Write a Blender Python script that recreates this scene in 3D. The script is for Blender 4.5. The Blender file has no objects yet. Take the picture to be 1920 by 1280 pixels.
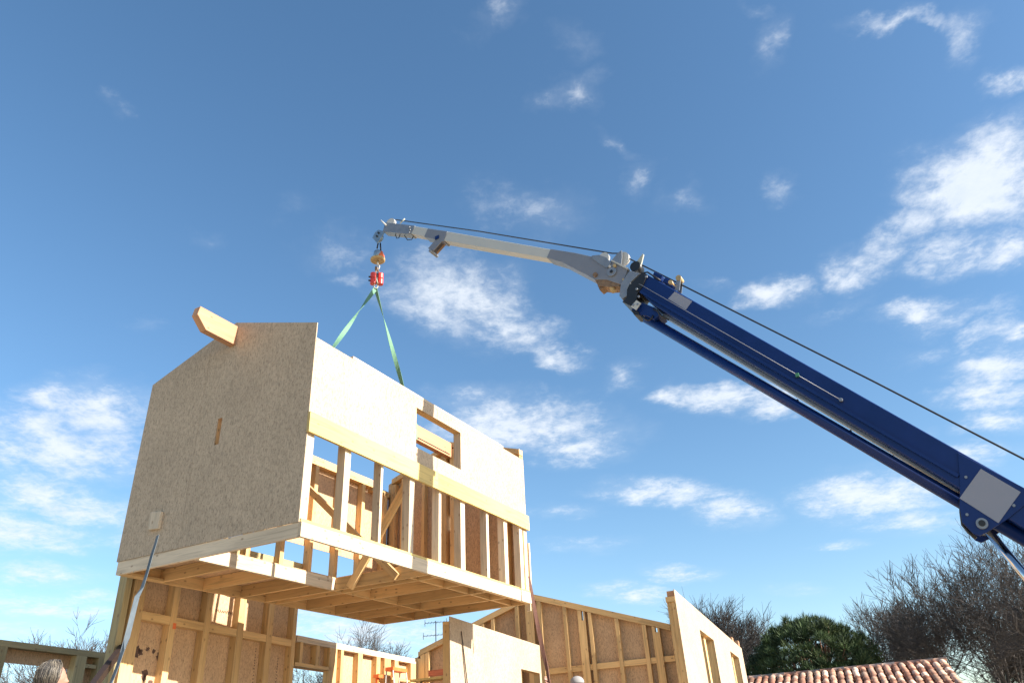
import bpy, bmesh, math, random
from mathutils import Vector, Matrix, Quaternion
R = math.radians
random.seed(7)
scene = bpy.context.scene

# ---------------------------------------------------------------- camera
CAMZ = 0.85
cam = bpy.data.objects.new('camera', bpy.data.cameras.new('camera'))
scene.collection.objects.link(cam)
cam.data.sensor_width = 36.0
cam.data.lens = 26.6981
cam.data.clip_start = 0.05
cam.data.clip_end = 3000
_r = Vector([0.997879, 0.031937, -0.056726])
_u = Vector([0.065099, -0.489558, 0.869537])
_f = Vector([0.0, 0.871386, 0.490599])
cm = Matrix((_r, _u, -_f)).transposed().to_4x4()
cm.translation = (0, 0, CAMZ)
cam.matrix_world = cm
scene.camera = cam

# ---------------------------------------------------------------- sun, sky, exposure
SUN_AZ, SUN_EL = 112.0, 27.0
S = Vector((math.sin(R(SUN_AZ))*math.cos(R(SUN_EL)), math.cos(R(SUN_AZ))*math.cos(R(SUN_EL)), math.sin(R(SUN_EL))))
sun = bpy.data.objects.new('sun', bpy.data.lights.new('sun', 'SUN'))
scene.collection.objects.link(sun)
sun.data.energy = 5.0
sun.data.angle = R(0.53)
sun.data.color = (1.0, 0.95, 0.87)
sun.rotation_euler = S.to_track_quat('Z', 'Y').to_euler()
sun.location = (8, -4, 12)
scene.view_settings.view_transform = 'Standard'
scene.view_settings.look = 'None'
scene.view_settings.gamma = 1
scene.view_settings.use_curve_mapping = False
scene.view_settings.exposure = 1.38

world = bpy.data.worlds.new('World')
scene.world = world
world.use_nodes = True
wt = world.node_tree
wt.nodes.clear()
def N(nt, typ, **kw):
    n = nt.nodes.new(typ)
    for k, v in kw.items():
        if k == 'i':
            for a, b in v.items():
                n.inputs[a].default_value = b
        else:
            setattr(n, k, v)
    return n
def MATH(nt, op, a, b=None, clamp=False):
    n = nt.nodes.new('ShaderNodeMath'); n.operation = op; n.use_clamp = clamp
    for k, v in enumerate((a, b)):
        if v is None: continue
        if isinstance(v, (int, float)): n.inputs[k].default_value = v
        else: nt.links.new(v, n.inputs[k])
    return n.outputs[0]
def build_sky():
    L = wt.links.new
    out = N(wt, 'ShaderNodeOutputWorld')
    sky = N(wt, 'ShaderNodeTexSky', sky_type='NISHITA')
    sky.sun_disc = False
    sky.sun_elevation = R(SUN_EL)
    sky.sun_rotation = R(SUN_AZ)
    sky.altitude = 50; sky.air_density = 1.0; sky.dust_density = 0.5; sky.ozone_density = 1.6
    bg = N(wt, 'ShaderNodeBackground'); bg.inputs[1].default_value = 0.085
    hsv = N(wt, 'ShaderNodeHueSaturation', i={'Hue': 0.496, 'Saturation': 1.16}); gm = N(wt, 'ShaderNodeGamma', i={'Gamma': 1.0}); L(sky.outputs[0], gm.inputs[0]); L(gm.outputs[0], hsv.inputs['Color']); L(hsv.outputs[0], bg.inputs[0])
    # a cloud layer: directions projected onto a flat, high layer
    tc = N(wt, 'ShaderNodeTexCoord')
    sep = N(wt, 'ShaderNodeSeparateXYZ'); L(tc.outputs['Generated'], sep.inputs[0])
    z = MATH(wt, 'ADD', MATH(wt, 'MAXIMUM', sep.outputs[2], 0.02), 0.12)
    comb = N(wt, 'ShaderNodeCombineXYZ')
    L(MATH(wt, 'DIVIDE', sep.outputs[0], z), comb.inputs[0]); L(MATH(wt, 'DIVIDE', sep.outputs[1], z), comb.inputs[1])
    q = comb.outputs[0]
    # warp, so that no cloud keeps a smooth outline
    wn = N(wt, 'ShaderNodeTexNoise', noise_dimensions='2D', i={'Scale': 4.5, 'Detail': 6, 'Roughness': 0.62}); L(q, wn.inputs['Vector'])
    wv = N(wt, 'ShaderNodeVectorMath', operation='MULTIPLY_ADD')
    L(wn.outputs['Color'], wv.inputs[0]); wv.inputs[1].default_value = (0.20, 0.20, 0); wv.inputs[2].default_value = (-0.10, -0.10, 0)
    qa = N(wt, 'ShaderNodeVectorMath', operation='ADD'); L(q, qa.inputs[0]); L(wv.outputs[0], qa.inputs[1])
    qw = qa.outputs[0]
    acc = None
    for (cx, cy, th, sx, sy, w) in CLOUDS:
        m = N(wt, 'ShaderNodeMapping', vector_type='TEXTURE')
        m.inputs['Location'].default_value = (cx, cy, 0); m.inputs['Rotation'].default_value = (0, 0, th); m.inputs['Scale'].default_value = (sx, sy, 1)
        L(qw, m.inputs[0])
        g = N(wt, 'ShaderNodeTexGradient', gradient_type='SPHERICAL'); L(m.outputs[0], g.inputs[0])
        v = MATH(wt, 'MULTIPLY', g.outputs['Fac'], w)
        acc = v if acc is None else MATH(wt, 'MAXIMUM', acc, v)
    n1 = N(wt, 'ShaderNodeTexNoise', noise_dimensions='2D', i={'Scale': 4.5, 'Detail': 9, 'Roughness': 0.58, 'Distortion': 0.35}); L(q, n1.inputs['Vector'])
    n2 = N(wt, 'ShaderNodeTexNoise', noise_dimensions='2D', i={'Scale': 13, 'Detail': 8, 'Roughness': 0.66, 'Distortion': 0.2}); L(q, n2.inputs['Vector'])
    n3 = N(wt, 'ShaderNodeTexNoise', noise_dimensions='2D', i={'Scale': 38, 'Detail': 5, 'Roughness': 0.65, 'Distortion': 0.4}); L(q, n3.inputs['Vector'])
    def cen(n, k): return MATH(wt, 'MULTIPLY', MATH(wt, 'SUBTRACT', n.outputs['Fac'], 0.5), k)
    nn = MATH(wt, 'ADD', MATH(wt, 'ADD', cen(n1, 1.5), cen(n2, 1.3)), cen(n3, 0.8))
    dens = MATH(wt, 'ADD', MATH(wt, 'MULTIPLY', acc, 1.15), MATH(wt, 'MULTIPLY', nn, MATH(wt, 'ADD', MATH(wt, 'MULTIPLY', acc, 0.95), 0.20)))
    mr = N(wt, 'ShaderNodeMapRange', interpolation_type='SMOOTHSTEP', i={'From Min': 0.12, 'From Max': 1.25}); L(dens, mr.inputs[0])
    hz = N(wt, 'ShaderNodeMapRange', interpolation_type='SMOOTHSTEP', i={'From Min': 0.0, 'From Max': 0.9, 'To Max': 0.30}); L(MATH(wt, 'ADD', acc, MATH(wt, 'MULTIPLY', cen(n2, 1.0), MATH(wt, 'ADD', acc, 0.12))), hz.inputs[0])
    alpha = MATH(wt, 'MULTIPLY', MATH(wt, 'MAXIMUM', mr.outputs[0], hz.outputs[0]), 0.84)
    # thick parts a little greyer underneath, sunlit rims white
    shade = N(wt, 'ShaderNodeMapRange', i={'From Min': 0.0, 'From Max': 1.0, 'To Min': 0.0, 'To Max': 1.0}); L(n2.outputs['Fac'], shade.inputs[0])
    mixc = N(wt, 'ShaderNodeMix', data_type='RGBA'); L(shade.outputs[0], mixc.inputs['Factor'])
    mixc.inputs[6].default_value = (0.58, 0.66, 0.77, 1); mixc.inputs[7].default_value = (0.86, 0.88, 0.90, 1)
    cb = N(wt, 'ShaderNodeBackground'); L(mixc.outputs[2], cb.inputs[0])
    # clouds on the sun's side of the sky are brighter
    dp = N(wt, 'ShaderNodeVectorMath', operation='DOT_PRODUCT'); L(tc.outputs['Generated'], dp.inputs[0]); dp.inputs[1].default_value = (math.sin(R(75)), math.cos(R(75)), 0.15)
    st = N(wt, 'ShaderNodeMapRange', i={'From Min': -0.5, 'From Max': 0.75, 'To Min': 0.50, 'To Max': 0.52}); L(dp.outputs['Value'], st.inputs[0])
    L(st.outputs[0], cb.inputs[1])
    mx = N(wt, 'ShaderNodeMixShader'); L(alpha, mx.inputs[0]); L(bg.outputs[0], mx.inputs[1]); L(cb.outputs[0], mx.inputs[2])
    L(mx.outputs[0], out.inputs[0])
CLOUDS = [[0.827, 1.0143, 0.6054, 0.2087, 0.1492, 1.3], [0.756, 0.994, 0.8601, 0.0918, 0.0714, 0.9], [0.7293, 1.1529, 2.216, 0.1524, 0.0821, 0.9], [0.6718, 1.2432, 2.9729, 0.0999, 0.0916, 0.8], [0.8477, 1.2018, 2.9848, 0.1541, 0.0875, 0.9], [0.9304, 1.1885, 3.129, 0.1344, 0.0923, 0.95], [0.5383, 1.3073, -2.8584, 0.1137, 0.0719, 0.95], [0.3955, 1.2581, -2.9923, 0.0631, 0.0316, 0.39], [0.8645, 1.3769, 3.1319, 0.1477, 0.0749, 0.95], [0.6791, 1.3644, 2.4918, 0.0869, 0.0425, 0.39], [0.5477, 1.7138, -2.9382, 0.2592, 0.1057, 1.0], [0.4075, 1.6955, -2.9804, 0.1176, 0.0586, 0.8], [0.6313, 1.7635, -2.6768, 0.1343, 0.0954, 0.9], [-0.1, 1.2677, -1.9847, 0.2437, 0.1742, 0.9], [-0.0086, 1.3585, -2.406, 0.1976, 0.1208, 0.95], [0.1048, 1.5048, -2.2863, 0.1261, 0.0661, 0.85], [0.0516, 1.0363, -2.583, 0.1234, 0.0901, 0.468], [-0.2962, 1.1023, -2.89, 0.1179, 0.0684, 0.429], [-0.293, 1.1782, -3.1133, 0.0624, 0.0468, 0.39], [0.0925, 0.8045, -3.0076, 0.07, 0.0451, 0.546], [0.0965, 0.7235, 1.2756, 0.0481, 0.0401, 0.39], [0.0207, 0.6732, 2.4921, 0.0704, 0.043, 0.429], [0.3816, 0.727, 1.6221, 0.0741, 0.0371, 0.484], [0.3471, 0.6728, -2.9986, 0.0395, 0.0197, 0.39], [0.5763, 0.7019, 3.0947, 0.1168, 0.0252, 0.507], [0.6614, 0.7169, 1.3005, 0.0731, 0.0422, 0.546], [0.7513, 0.8026, 2.871, 0.0535, 0.0487, 0.8], [0.2262, 0.9808, 1.2395, 0.0537, 0.0401, 0.429], [0.2999, 1.0292, 3.0025, 0.064, 0.0398, 0.39], [0.1884, 0.898, -2.2969, 0.0737, 0.023, 0.39], [0.486, 1.0081, 1.0506, 0.0701, 0.0453, 0.39], [0.0131, 1.8072, -2.7712, 0.3888, 0.2199, 1.0], [0.1395, 1.9257, -2.533, 0.2095, 0.1583, 0.95], [-0.1248, 1.6616, -2.6977, 0.1557, 0.1032, 0.665], [0.4177, 2.2679, -2.8211, 0.308, 0.1422, 1.0], [0.6664, 2.4144, -2.2404, 0.267, 0.1625, 0.9], [1.1156, 2.3402, -2.9343, 0.3812, 0.2832, 0.95], [0.9649, 2.254, -2.7246, 0.1851, 0.1217, 0.665], [1.1344, 1.6054, -3.0893, 0.1587, 0.117, 0.95], [1.1749, 1.728, -3.1212, 0.1803, 0.1168, 0.9], [1.0816, 1.474, 3.0734, 0.1048, 0.1015, 0.9], [1.2612, 1.8656, -3.0018, 0.1683, 0.1145, 0.8], [1.0719, 2.0131, -2.5576, 0.1805, 0.1191, 0.475], [-0.9999, 1.4683, -2.9678, 0.1295, 0.1081, 0.8], [-0.932, 1.5433, 1.4766, 0.1901, 0.1616, 0.85], [-1.0814, 1.7336, -2.3387, 0.2837, 0.2353, 0.95], [-1.3028, 1.9103, 1.6645, 0.2594, 0.2223, 0.95], [-1.4581, 2.1491, -2.5665, 0.3071, 0.2295, 0.9], [-1.5969, 2.4563, -2.4468, 0.2837, 0.193, 0.8], [-1.5316, 2.7447, -2.4713, 0.2508, 0.1741, 0.57], [-1.2271, 1.6937, 2.173, 0.188, 0.0916, 0.8], [-1.1043, 1.5636, -2.5048, 0.1974, 0.1655, 0.8], [-1.2439, 2.0577, -2.4623, 0.3091, 0.208, 0.85], [-0.9762, 1.7317, 2.0154, 0.247, 0.1241, 0.665], [-1.7096, 2.7985, -2.503, 0.4617, 0.2095, 0.8], [-1.2089, 2.2775, -1.8895, 0.1964, 0.1749, 0.475], [-1.9423, 2.9753, -2.7071, 0.3274, 0.2069, 0.57], [-1.1956, 3.0791, 1.9029, 0.1451, 0.0413, 0.095], [-0.8493, 3.2006, -2.7832, 0.399, 0.2403, 0.57], [-0.3311, 3.6792, -2.544, 0.5025, 0.2732, 0.57], [0.951, 1.4116, 3.0042, 0.1521, 0.0809, 0.468], [0.9582, 1.5342, 3.1339, 0.1445, 0.0777, 0.39], [1.2789, 2.0853, -2.7751, 0.1952, 0.1422, 0.665], [1.3201, 2.5666, 3.141, 0.3268, 0.1676, 0.57], [0.4237, 3.2335, -2.5115, 0.2871, 0.1808, 0.9], [0.5809, 3.0288, -2.5744, 0.2166, 0.1419, 0.8], [-0.6939, 3.5276, -2.5598, 0.8764, 0.4313, 0.85], [-0.244, 3.2274, -2.7084, 0.5793, 0.1984, 0.475], [0.2513, 1.616, 1.5846, 0.1084, 0.0647, 0.522], [0.1168, 2.3707, -2.9075, 0.1816, 0.1066, 0.475], [0.2138, 2.6611, -2.9139, 0.2405, 0.1273, 0.475], [1.1351, 2.7671, -3.1085, 0.1416, 0.0819, 0.665], [1.0962, 3.2657, -2.6746, 0.2035, 0.137, 0.522], [-0.5184, 1.0301, 2.755, 0.0472, 0.0377, 0.273], [-0.5112, 0.751, 3.0508, 0.0373, 0.0229, 0.234], [-0.363, 0.9985, 3.1389, 0.0483, 0.0325, 0.234], [-0.737, 1.2775, 3.1051, 0.0553, 0.0377, 0.273]]
build_sky()

# ---------------------------------------------------------------- materials
MATS = {}
def mat(name):
    m = bpy.data.materials.new(name); m.use_nodes = True
    nt = m.node_tree
    b = nt.nodes['Principled BSDF']
    MATS[name] = m
    return m, nt, b
def ramp(nt, stops):
    r = nt.nodes.new('ShaderNodeValToRGB')
    e = r.color_ramp.elements
    e[0].position, e[0].color = stops[0][0], (*stops[0][1], 1)
    e[1].position, e[1].color = stops[-1][0], (*stops[-1][1], 1)
    for p, c in stops[1:-1]:
        k = e.new(p); k.color = (*c, 1)
    return r
def mul(c, k): return tuple(min(1, x*k) for x in c)
def mix(nt, fac, a, b, mode='MIX'):
    n = nt.nodes.new('ShaderNodeMix'); n.data_type = 'RGBA'; n.blend_type = mode
    for sock, v in ((0, fac), (6, a), (7, b)):
        if isinstance(v, (int, float)): n.inputs[sock].default_value = v
        elif isinstance(v, tuple): n.inputs[sock].default_value = (*v, 1)
        else: nt.links.new(v, n.inputs[sock])
    return n.outputs[2]
def wood(name, c, knots=0.55, rough=0.62, streak=0.2):
    m, nt, b = mat(name); L = nt.links.new
    uv = nt.nodes.new('ShaderNodeUVMap')
    mp = N(nt, 'ShaderNodeMapping'); mp.inputs['Scale'].default_value = (1.3, 26, 1); L(uv.outputs[0], mp.inputs[0])
    g = N(nt, 'ShaderNodeTexNoise', noise_dimensions='2D', i={'Scale': 1, 'Detail': 7, 'Roughness': 0.6, 'Distortion': 0.9}); L(mp.outputs[0], g.inputs['Vector'])
    r = ramp(nt, [(0.25, mul(c, 1-streak*1.5)), (0.5, c), (0.8, mul(c, 1+streak*0.6))]); L(g.outputs['Fac'], r.inputs[0])
    lf = N(nt, 'ShaderNodeTexNoise', noise_dimensions='2D', i={'Scale': 0.33, 'Detail': 1}); L(uv.outputs[0], lf.inputs['Vector'])
    lr = N(nt, 'ShaderNodeMapRange', i={'From Min': 0.3, 'From Max': 0.7, 'To Min': 0.76, 'To Max': 1.17}); L(lf.outputs['Fac'], lr.inputs[0])
    hs = N(nt, 'ShaderNodeHueSaturation'); L(r.outputs[0], hs.inputs['Color']); L(lr.outputs[0], hs.inputs['Value'])
    mk = N(nt, 'ShaderNodeMapping'); mk.inputs['Scale'].default_value = (4.6, 8.0, 1); L(uv.outputs[0], mk.inputs[0])
    v = N(nt, 'ShaderNodeTexVoronoi', voronoi_dimensions='2D', i={'Scale': 1.0, 'Randomness': 1.0}); L(mk.outputs[0], v.inputs['Vector'])
    kr = N(nt, 'ShaderNodeMapRange', interpolation_type='SMOOTHSTEP', i={'From Min': 0.04, 'From Max': 0.15, 'To Min': knots, 'To Max': 0.0}); L(v.outputs['Distance'], kr.inputs[0])
    sc_ = N(nt, 'ShaderNodeSeparateColor'); L(v.outputs['Color'], sc_.inputs[0])
    col = mix(nt, MATH(nt, 'MULTIPLY', kr.outputs[0], MATH(nt, 'GREATER_THAN', sc_.outputs[0], 0.62)), hs.outputs[0], (0.16, 0.07, 0.03))
    L(col, b.inputs['Base Color'])
    b.inputs['Roughness'].default_value = rough
    b.inputs['Specular IOR Level'].default_value = 0.25
    bp = N(nt, 'ShaderNodeBump', i={'Strength': 0.25, 'Distance': 0.002}); L(g.outputs['Fac'], bp.inputs['Height']); L(bp.outputs[0], b.inputs['Normal'])
    return m
def osb(name, c, contrast=1.0, rough=0.7):
    m, nt, b = mat(name); L = nt.links.new
    uv = nt.nodes.new('ShaderNodeUVMap')
    cols = None
    for k, (ang, sx, sy, w) in enumerate(((6, 19, 78, 0.5), (-20, 24, 85, 0.5), (80, 30, 80, 0.35), (35, 50, 130, 0.3))):
        mp = N(nt, 'ShaderNodeMapping'); mp.inputs['Rotation'].default_value = (0, 0, R(90+ang)); mp.inputs['Scale'].default_value = (sx, sy, 1)
        mp.inputs['Location'].default_value = (k*3.1, k*7.7, 0); L(uv.outputs[0], mp.inputs[0])
        v = N(nt, 'ShaderNodeTexVoronoi', voronoi_dimensions='2D', i={'Scale': 1.0}); L(mp.outputs[0], v.inputs['Vector'])
        s = N(nt, 'ShaderNodeSeparateColor'); L(v.outputs['Color'], s.inputs[0])
        f = s.outputs[0]
        cols = f if cols is None else MATH(nt, 'ADD', MATH(nt, 'MULTIPLY', cols, 1-w), MATH(nt, 'MULTIPLY', f, w))
    k = contrast
    r = ramp(nt, [(0.10, mul(c, 1-0.55*k)), (0.30, mul(c, 1-0.22*k)), (0.52, c), (0.9, mul(c, 1+0.24*k))]); L(cols, r.inputs[0])
    lf = N(nt, 'ShaderNodeTexNoise', noise_dimensions='2D', i={'Scale': 1.3, 'Detail': 4, 'Roughness': 0.6}); L(uv.outputs[0], lf.inputs['Vector'])
    lr = N(nt, 'ShaderNodeMapRange', i={'From Min': 0.3, 'From Max': 0.7, 'To Min': 0.94, 'To Max': 1.06}); L(lf.outputs['Fac'], lr.inputs[0])
    hs = N(nt, 'ShaderNodeHueSaturation'); L(r.outputs[0], hs.inputs['Color']); L(lr.outputs[0], hs.inputs['Value'])
    # scattered dark bark chips
    v2 = N(nt, 'ShaderNodeTexVoronoi', voronoi_dimensions='2D', i={'Scale': 13.0}); L(uv.outputs[0], v2.inputs['Vector'])
    dk = N(nt, 'ShaderNodeMapRange', i={'From Min': 0.07, 'From Max': 0.15, 'To Min': 0.45*k, 'To Max': 0}); L(v2.outputs['Distance'], dk.inputs[0])
    col = mix(nt, dk.outputs[0], hs.outputs[0], (0.14, 0.08, 0.045))
    L(col, b.inputs['Base Color'])
    b.inputs['Roughness'].default_value = rough; b.inputs['Specular IOR Level'].default_value = 0.2
    bp = N(nt, 'ShaderNodeBump', i={'Strength': 0.35, 'Distance': 0.002}); L(cols, bp.inputs['Height']); L(bp.outputs[0], b.inputs['Normal'])
    return m
def plain(name, c, rough=0.5, metal=0.0, var=0.12, scale=6, spec=0.5, bump=0.0, coat=0.0):
    m, nt, b = mat(name); L = nt.links.new
    tc = nt.nodes.new('ShaderNodeTexCoord')
    n = N(nt, 'ShaderNodeTexNoise', i={'Scale': scale, 'Detail': 6, 'Roughness': 0.65}); L(tc.outputs['Object'], n.inputs['Vector'])
    r = ramp(nt, [(0.3, mul(c, 1-var)), (0.7, mul(c, 1+var))]); L(n.outputs['Fac'], r.inputs[0]); L(r.outputs[0], b.inputs['Base Color'])
    rr = N(nt, 'ShaderNodeMapRange', i={'From Min': 0.3, 'From Max': 0.7, 'To Min': max(0.02, rough-0.08), 'To Max': rough+0.08}); L(n.outputs['Fac'], rr.inputs[0]); L(rr.outputs[0], b.inputs['Roughness'])
    b.inputs['Metallic'].default_value = metal; b.inputs['Specular IOR Level'].default_value = spec; b.inputs['Coat Weight'].default_value = coat
    if bump:
        bp = N(nt, 'ShaderNodeBump', i={'Strength': 0.4, 'Distance': bump}); L(n.outputs['Fac'], bp.inputs['Height']); L(bp.outputs[0], b.inputs['Normal'])
    return m
TIM = wood('spruce_timber', (0.65, 0.415, 0.185))
TIM2 = wood('spruce_timber_pale', (0.64, 0.51, 0.36))
TIMY = wood('yellow_shuttering_board', (0.62, 0.455, 0.17), knots=0.4, streak=0.16)
TIMR = wood('douglas_fir_timber', (0.44, 0.235, 0.13), streak=0.2)
TIMG = wood('treated_green_timber', (0.42, 0.33, 0.17))
DARKW = wood('dark_stained_timber', (0.03, 0.018, 0.014), knots=0.2)
OSBO = osb('osb_outer', (0.45, 0.345, 0.24), 0.85)
OSBI = osb('osb_inner', (0.53, 0.345, 0.20), 0.8)
BLUE = plain('crane_blue_paint', (0.002, 0.020, 0.115), 0.42, 0, 0.12, 3, spec=0.3, coat=0.1)
BLACK = plain('black_steel', (0.012, 0.012, 0.014), 0.45)
GALV = plain('galvanised_steel', (0.24, 0.255, 0.28), 0.45, 0.45, 0.12, 9)
LGREY = plain('grey_jib_paint', (0.19, 0.20, 0.23), 0.45, 0.1, 0.05, 4)
WHITEP = plain('pale_jib_paint', (0.46, 0.46, 0.43), 0.5, 0, 0.03, 4)
SIGNG = plain('blank_grey_sticker', (0.26, 0.26, 0.30), 0.45, 0, 0.02, 3)
NYLON = plain('white_nylon', (0.5, 0.48, 0.44), 0.45)
CHROME = plain('chromed_rod', (0.5, 0.5, 0.52), 0.15, 1.0, 0.03)
RUSTY = plain('greasy_brown_steel', (0.23, 0.14, 0.08), 0.55, 0.3, 0.35, 20)
YELLOW = plain('worn_yellow_paint', (0.42, 0.30, 0.14), 0.5, 0, 0.3, 14)
ORANGE = plain('orange_paint', (0.75, 0.16, 0.04), 0.5)
RED = plain('red_hoist_paint', (0.62, 0.045, 0.025), 0.35, 0, 0.12, 12, coat=0.3)
GREEN = plain('green_sling_webbing', (0.12, 0.25, 0.155), 0.8, 0, 0.12, 30)
STRAP = plain('grey_strap_webbing', (0.085, 0.105, 0.12), 0.7, 0, 0.15, 25)
BSTRAP = plain('brown_strap_webbing', (0.14, 0.06, 0.04), 0.75, 0, 0.2, 25)
STAIN = plain('dark_glue_stain', (0.09, 0.045, 0.03), 0.6, 0, 0.4, 30)
INK = plain('pencil_ink', (0.12, 0.07, 0.05), 0.7)
BARK = plain('grey_brown_bark', (0.085, 0.065, 0.052), 0.9, 0, 0.35, 8, spec=0.2)
TWIG = plain('brown_twigs', (0.078, 0.067, 0.060), 0.9, 0, 0.3, 5, spec=0.2)
PBARK = plain('pine_bark', (0.16, 0.09, 0.06), 0.9, 0, 0.3, 8, spec=0.2)
SKIN = plain('skin', (0.34, 0.17, 0.115), 0.55, 0, 0.08, 20)
HAIR = plain('grey_blond_hair', (0.075, 0.060, 0.046), 0.55, 0, 0.45, 60)
CAPM = plain('white_cotton', (0.27, 0.25, 0.24), 0.9, 0, 0.05, 20)
DARKC = plain('dark_cloth', (0.03, 0.035, 0.05), 0.9, 0, 0.15, 20)
PLAIDR = plain('red_striped_cloth', (0.32, 0.06, 0.05), 0.9, 0, 0.2, 30)
def ground_mat():
    m, nt, b = mat('sandy_ground'); L = nt.links.new
    tc = nt.nodes.new('ShaderNodeTexCoord')
    n = N(nt, 'ShaderNodeTexNoise', i={'Scale': 0.6, 'Detail': 10, 'Roughness': 0.65}); L(tc.outputs['Object'], n.inputs['Vector'])
    r = ramp(nt, [(0.3, (0.27, 0.21, 0.14)), (0.5, (0.35, 0.28, 0.19)), (0.75, (0.42, 0.35, 0.26))]); L(n.outputs['Fac'], r.inputs[0]); L(r.outputs[0], b.inputs['Base Color'])
    b.inputs['Roughness'].default_value = 0.95
    bp = N(nt, 'ShaderNodeBump', i={'Strength': 0.6, 'Distance': 0.05}); L(n.outputs['Fac'], bp.inputs['Height']); L(bp.outputs[0], b.inputs['Normal'])
    return m
GROUND = ground_mat()
CONC = plain('concrete_slab', (0.26, 0.24, 0.21), 0.9, 0, 0.12, 3)
def attr_mat(name, rough=0.8, noise=0.2, nscale=20, transl=0.0):
    m, nt, b = mat(name); L = nt.links.new
    a = N(nt, 'ShaderNodeAttribute', attribute_name='tint')
    tc = nt.nodes.new('ShaderNodeTexCoord')
    n = N(nt, 'ShaderNodeTexNoise', i={'Scale': nscale, 'Detail': 5}); L(tc.outputs['Object'], n.inputs['Vector'])
    mr = N(nt, 'ShaderNodeMapRange', i={'From Min': 0.3, 'From Max': 0.7, 'To Min': 1-noise, 'To Max': 1+noise}); L(n.outputs['Fac'], mr.inputs[0])
    hs = N(nt, 'ShaderNodeHueSaturation'); L(a.outputs['Color'], hs.inputs['Color']); L(mr.outputs[0], hs.inputs['Value'])
    L(hs.outputs[0], b.inputs['Base Color']); b.inputs['Roughness'].default_value = rough; b.inputs['Specular IOR Level'].default_value = 0.25
    return m
TILE = attr_mat('clay_roof_tile', 0.85, 0.18, 12)
NEEDLE = attr_mat('pine_needles', 0.7, 0.1, 3)
RENDERW = plain('cream_wall_render', (0.4, 0.35, 0.28), 0.9, 0, 0.05, 2)

# ---------------------------------------------------------------- helpers
C = scene.collection
def new_bm():
    bm = bmesh.new(); bm.loops.layers.uv.new('UVMap'); return bm
def _emit(bm, co, faces, uvf, off):
    vs = [bm.verts.new(c) for c in co]
    uvl = bm.loops.layers.uv.active
    ox, oy = off
    for f in faces:
        try: face = bm.faces.new([vs[i] for i in f])
        except ValueError: continue
        face.normal_update()
        for lp in face.loops:
            a, b = uvf(lp.vert.co, face.normal)
            lp[uvl].uv = (a+ox, b+oy)
def roff(k=60): return (random.uniform(0, k), random.uniform(0, k))
def box(bm, lo, hi, off=None):
    lo = list(lo); hi = list(hi)
    for i in range(3):
        if lo[i] > hi[i]: lo[i], hi[i] = hi[i], lo[i]
    co = [(x, y, z) for x in (lo[0], hi[0]) for y in (lo[1], hi[1]) for z in (lo[2], hi[2])]
    faces = [(0,1,3,2), (4,6,7,5), (0,4,5,1), (2,3,7,6), (0,2,6,4), (1,5,7,3)]
    d = [hi[i]-lo[i] for i in range(3)]; ax = d.index(max(d))
    def uvf(c, n):
        na = max(range(3), key=lambda i: abs(n[i]))
        rest = [i for i in range(3) if i != na]
        if ax in rest:
            o = [i for i in rest if i != ax][0]; return c[ax], c[o]+na*0.37
        return c[rest[0]], c[rest[1]]
    _emit(bm, co, faces, uvf, roff() if off is None else off)
def prism(bm, pts, t0, t1, plane='xz', off=None, grain=None):
    """polygon pts in a plane, thickness t0..t1 along the third axis"""
    idx = {'xz': (0, 2, 1), 'yz': (1, 2, 0), 'xy': (0, 1, 2)}[plane]
    def mk(p, t):
        v = [0, 0, 0]; v[idx[0]] = p[0]; v[idx[1]] = p[1]; v[idx[2]] = t; return v
    n = len(pts)
    ar = sum(pts[i][0]*pts[(i+1) % n][1]-pts[(i+1) % n][0]*pts[i][1] for i in range(n))
    if ar < 0: pts = pts[::-1]
    if t0 > t1: t0, t1 = t1, t0
    co = [mk(p, t0) for p in pts]+[mk(p, t1) for p in pts]
    # orientation: a x b = +t for yz, xy ; -t for xz
    fl = plane == 'xz'
    bot = tuple(range(n)); top = tuple(range(n, 2*n))
    faces = [bot if fl else bot[::-1], top[::-1] if fl else top]
    for i in range(n):
        j = (i+1) % n
        q = (i, j, n+j, n+i)
        faces.append(q[::-1] if fl else q)
    if grain is None:
        e = max(range(n), key=lambda i: (Vector(pts[i])-Vector(pts[(i+1) % n])).length)
        g = (Vector(pts[(e+1) % n])-Vector(pts[e])).normalized()
    else: g = Vector(grain).normalized()
    def uvf(c, nn):
        a = c[idx[0]]*g[0]+c[idx[1]]*g[1]
        if abs(nn[idx[2]]) > 0.5: return a, -c[idx[0]]*g[1]+c[idx[1]]*g[0]
        return a, c[idx[2]]+0.5
    _emit(bm, co, faces, uvf, roff() if off is None else off)
def sheet(bm, x0, x1, z0, top, t0, t1, plane='xz', holes=(), cuts=()):
    """vertical sheet between x0..x1, z0..top(x), with rectangular holes (xa,xb,za,zb)"""
    if not callable(top):
        tv = top; top = lambda x: tv
    xs = {x0, x1} | {c for c in cuts if x0 < c < x1}
    for h in holes:
        xs |= {min(max(h[0], x0), x1), min(max(h[1], x0), x1)}
    xs = sorted(xs)
    off = roff()
    for a, b in zip(xs, xs[1:]):
        if b-a < 1e-5: continue
        m = (a+b)/2
        hs = sorted((h[2], h[3]) for h in holes if h[0] < m < h[1])
        z = z0
        for (ha, hb) in hs:
            if ha > z: prism(bm, [(a, z), (b, z), (b, ha), (a, ha)], t0, t1, plane, off, (0, 1))
            z = max(z, hb)
        prism(bm, [(a, z), (b, z), (b, top(b)), (a, top(a))], t0, t1, plane, off, (0, 1))
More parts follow.
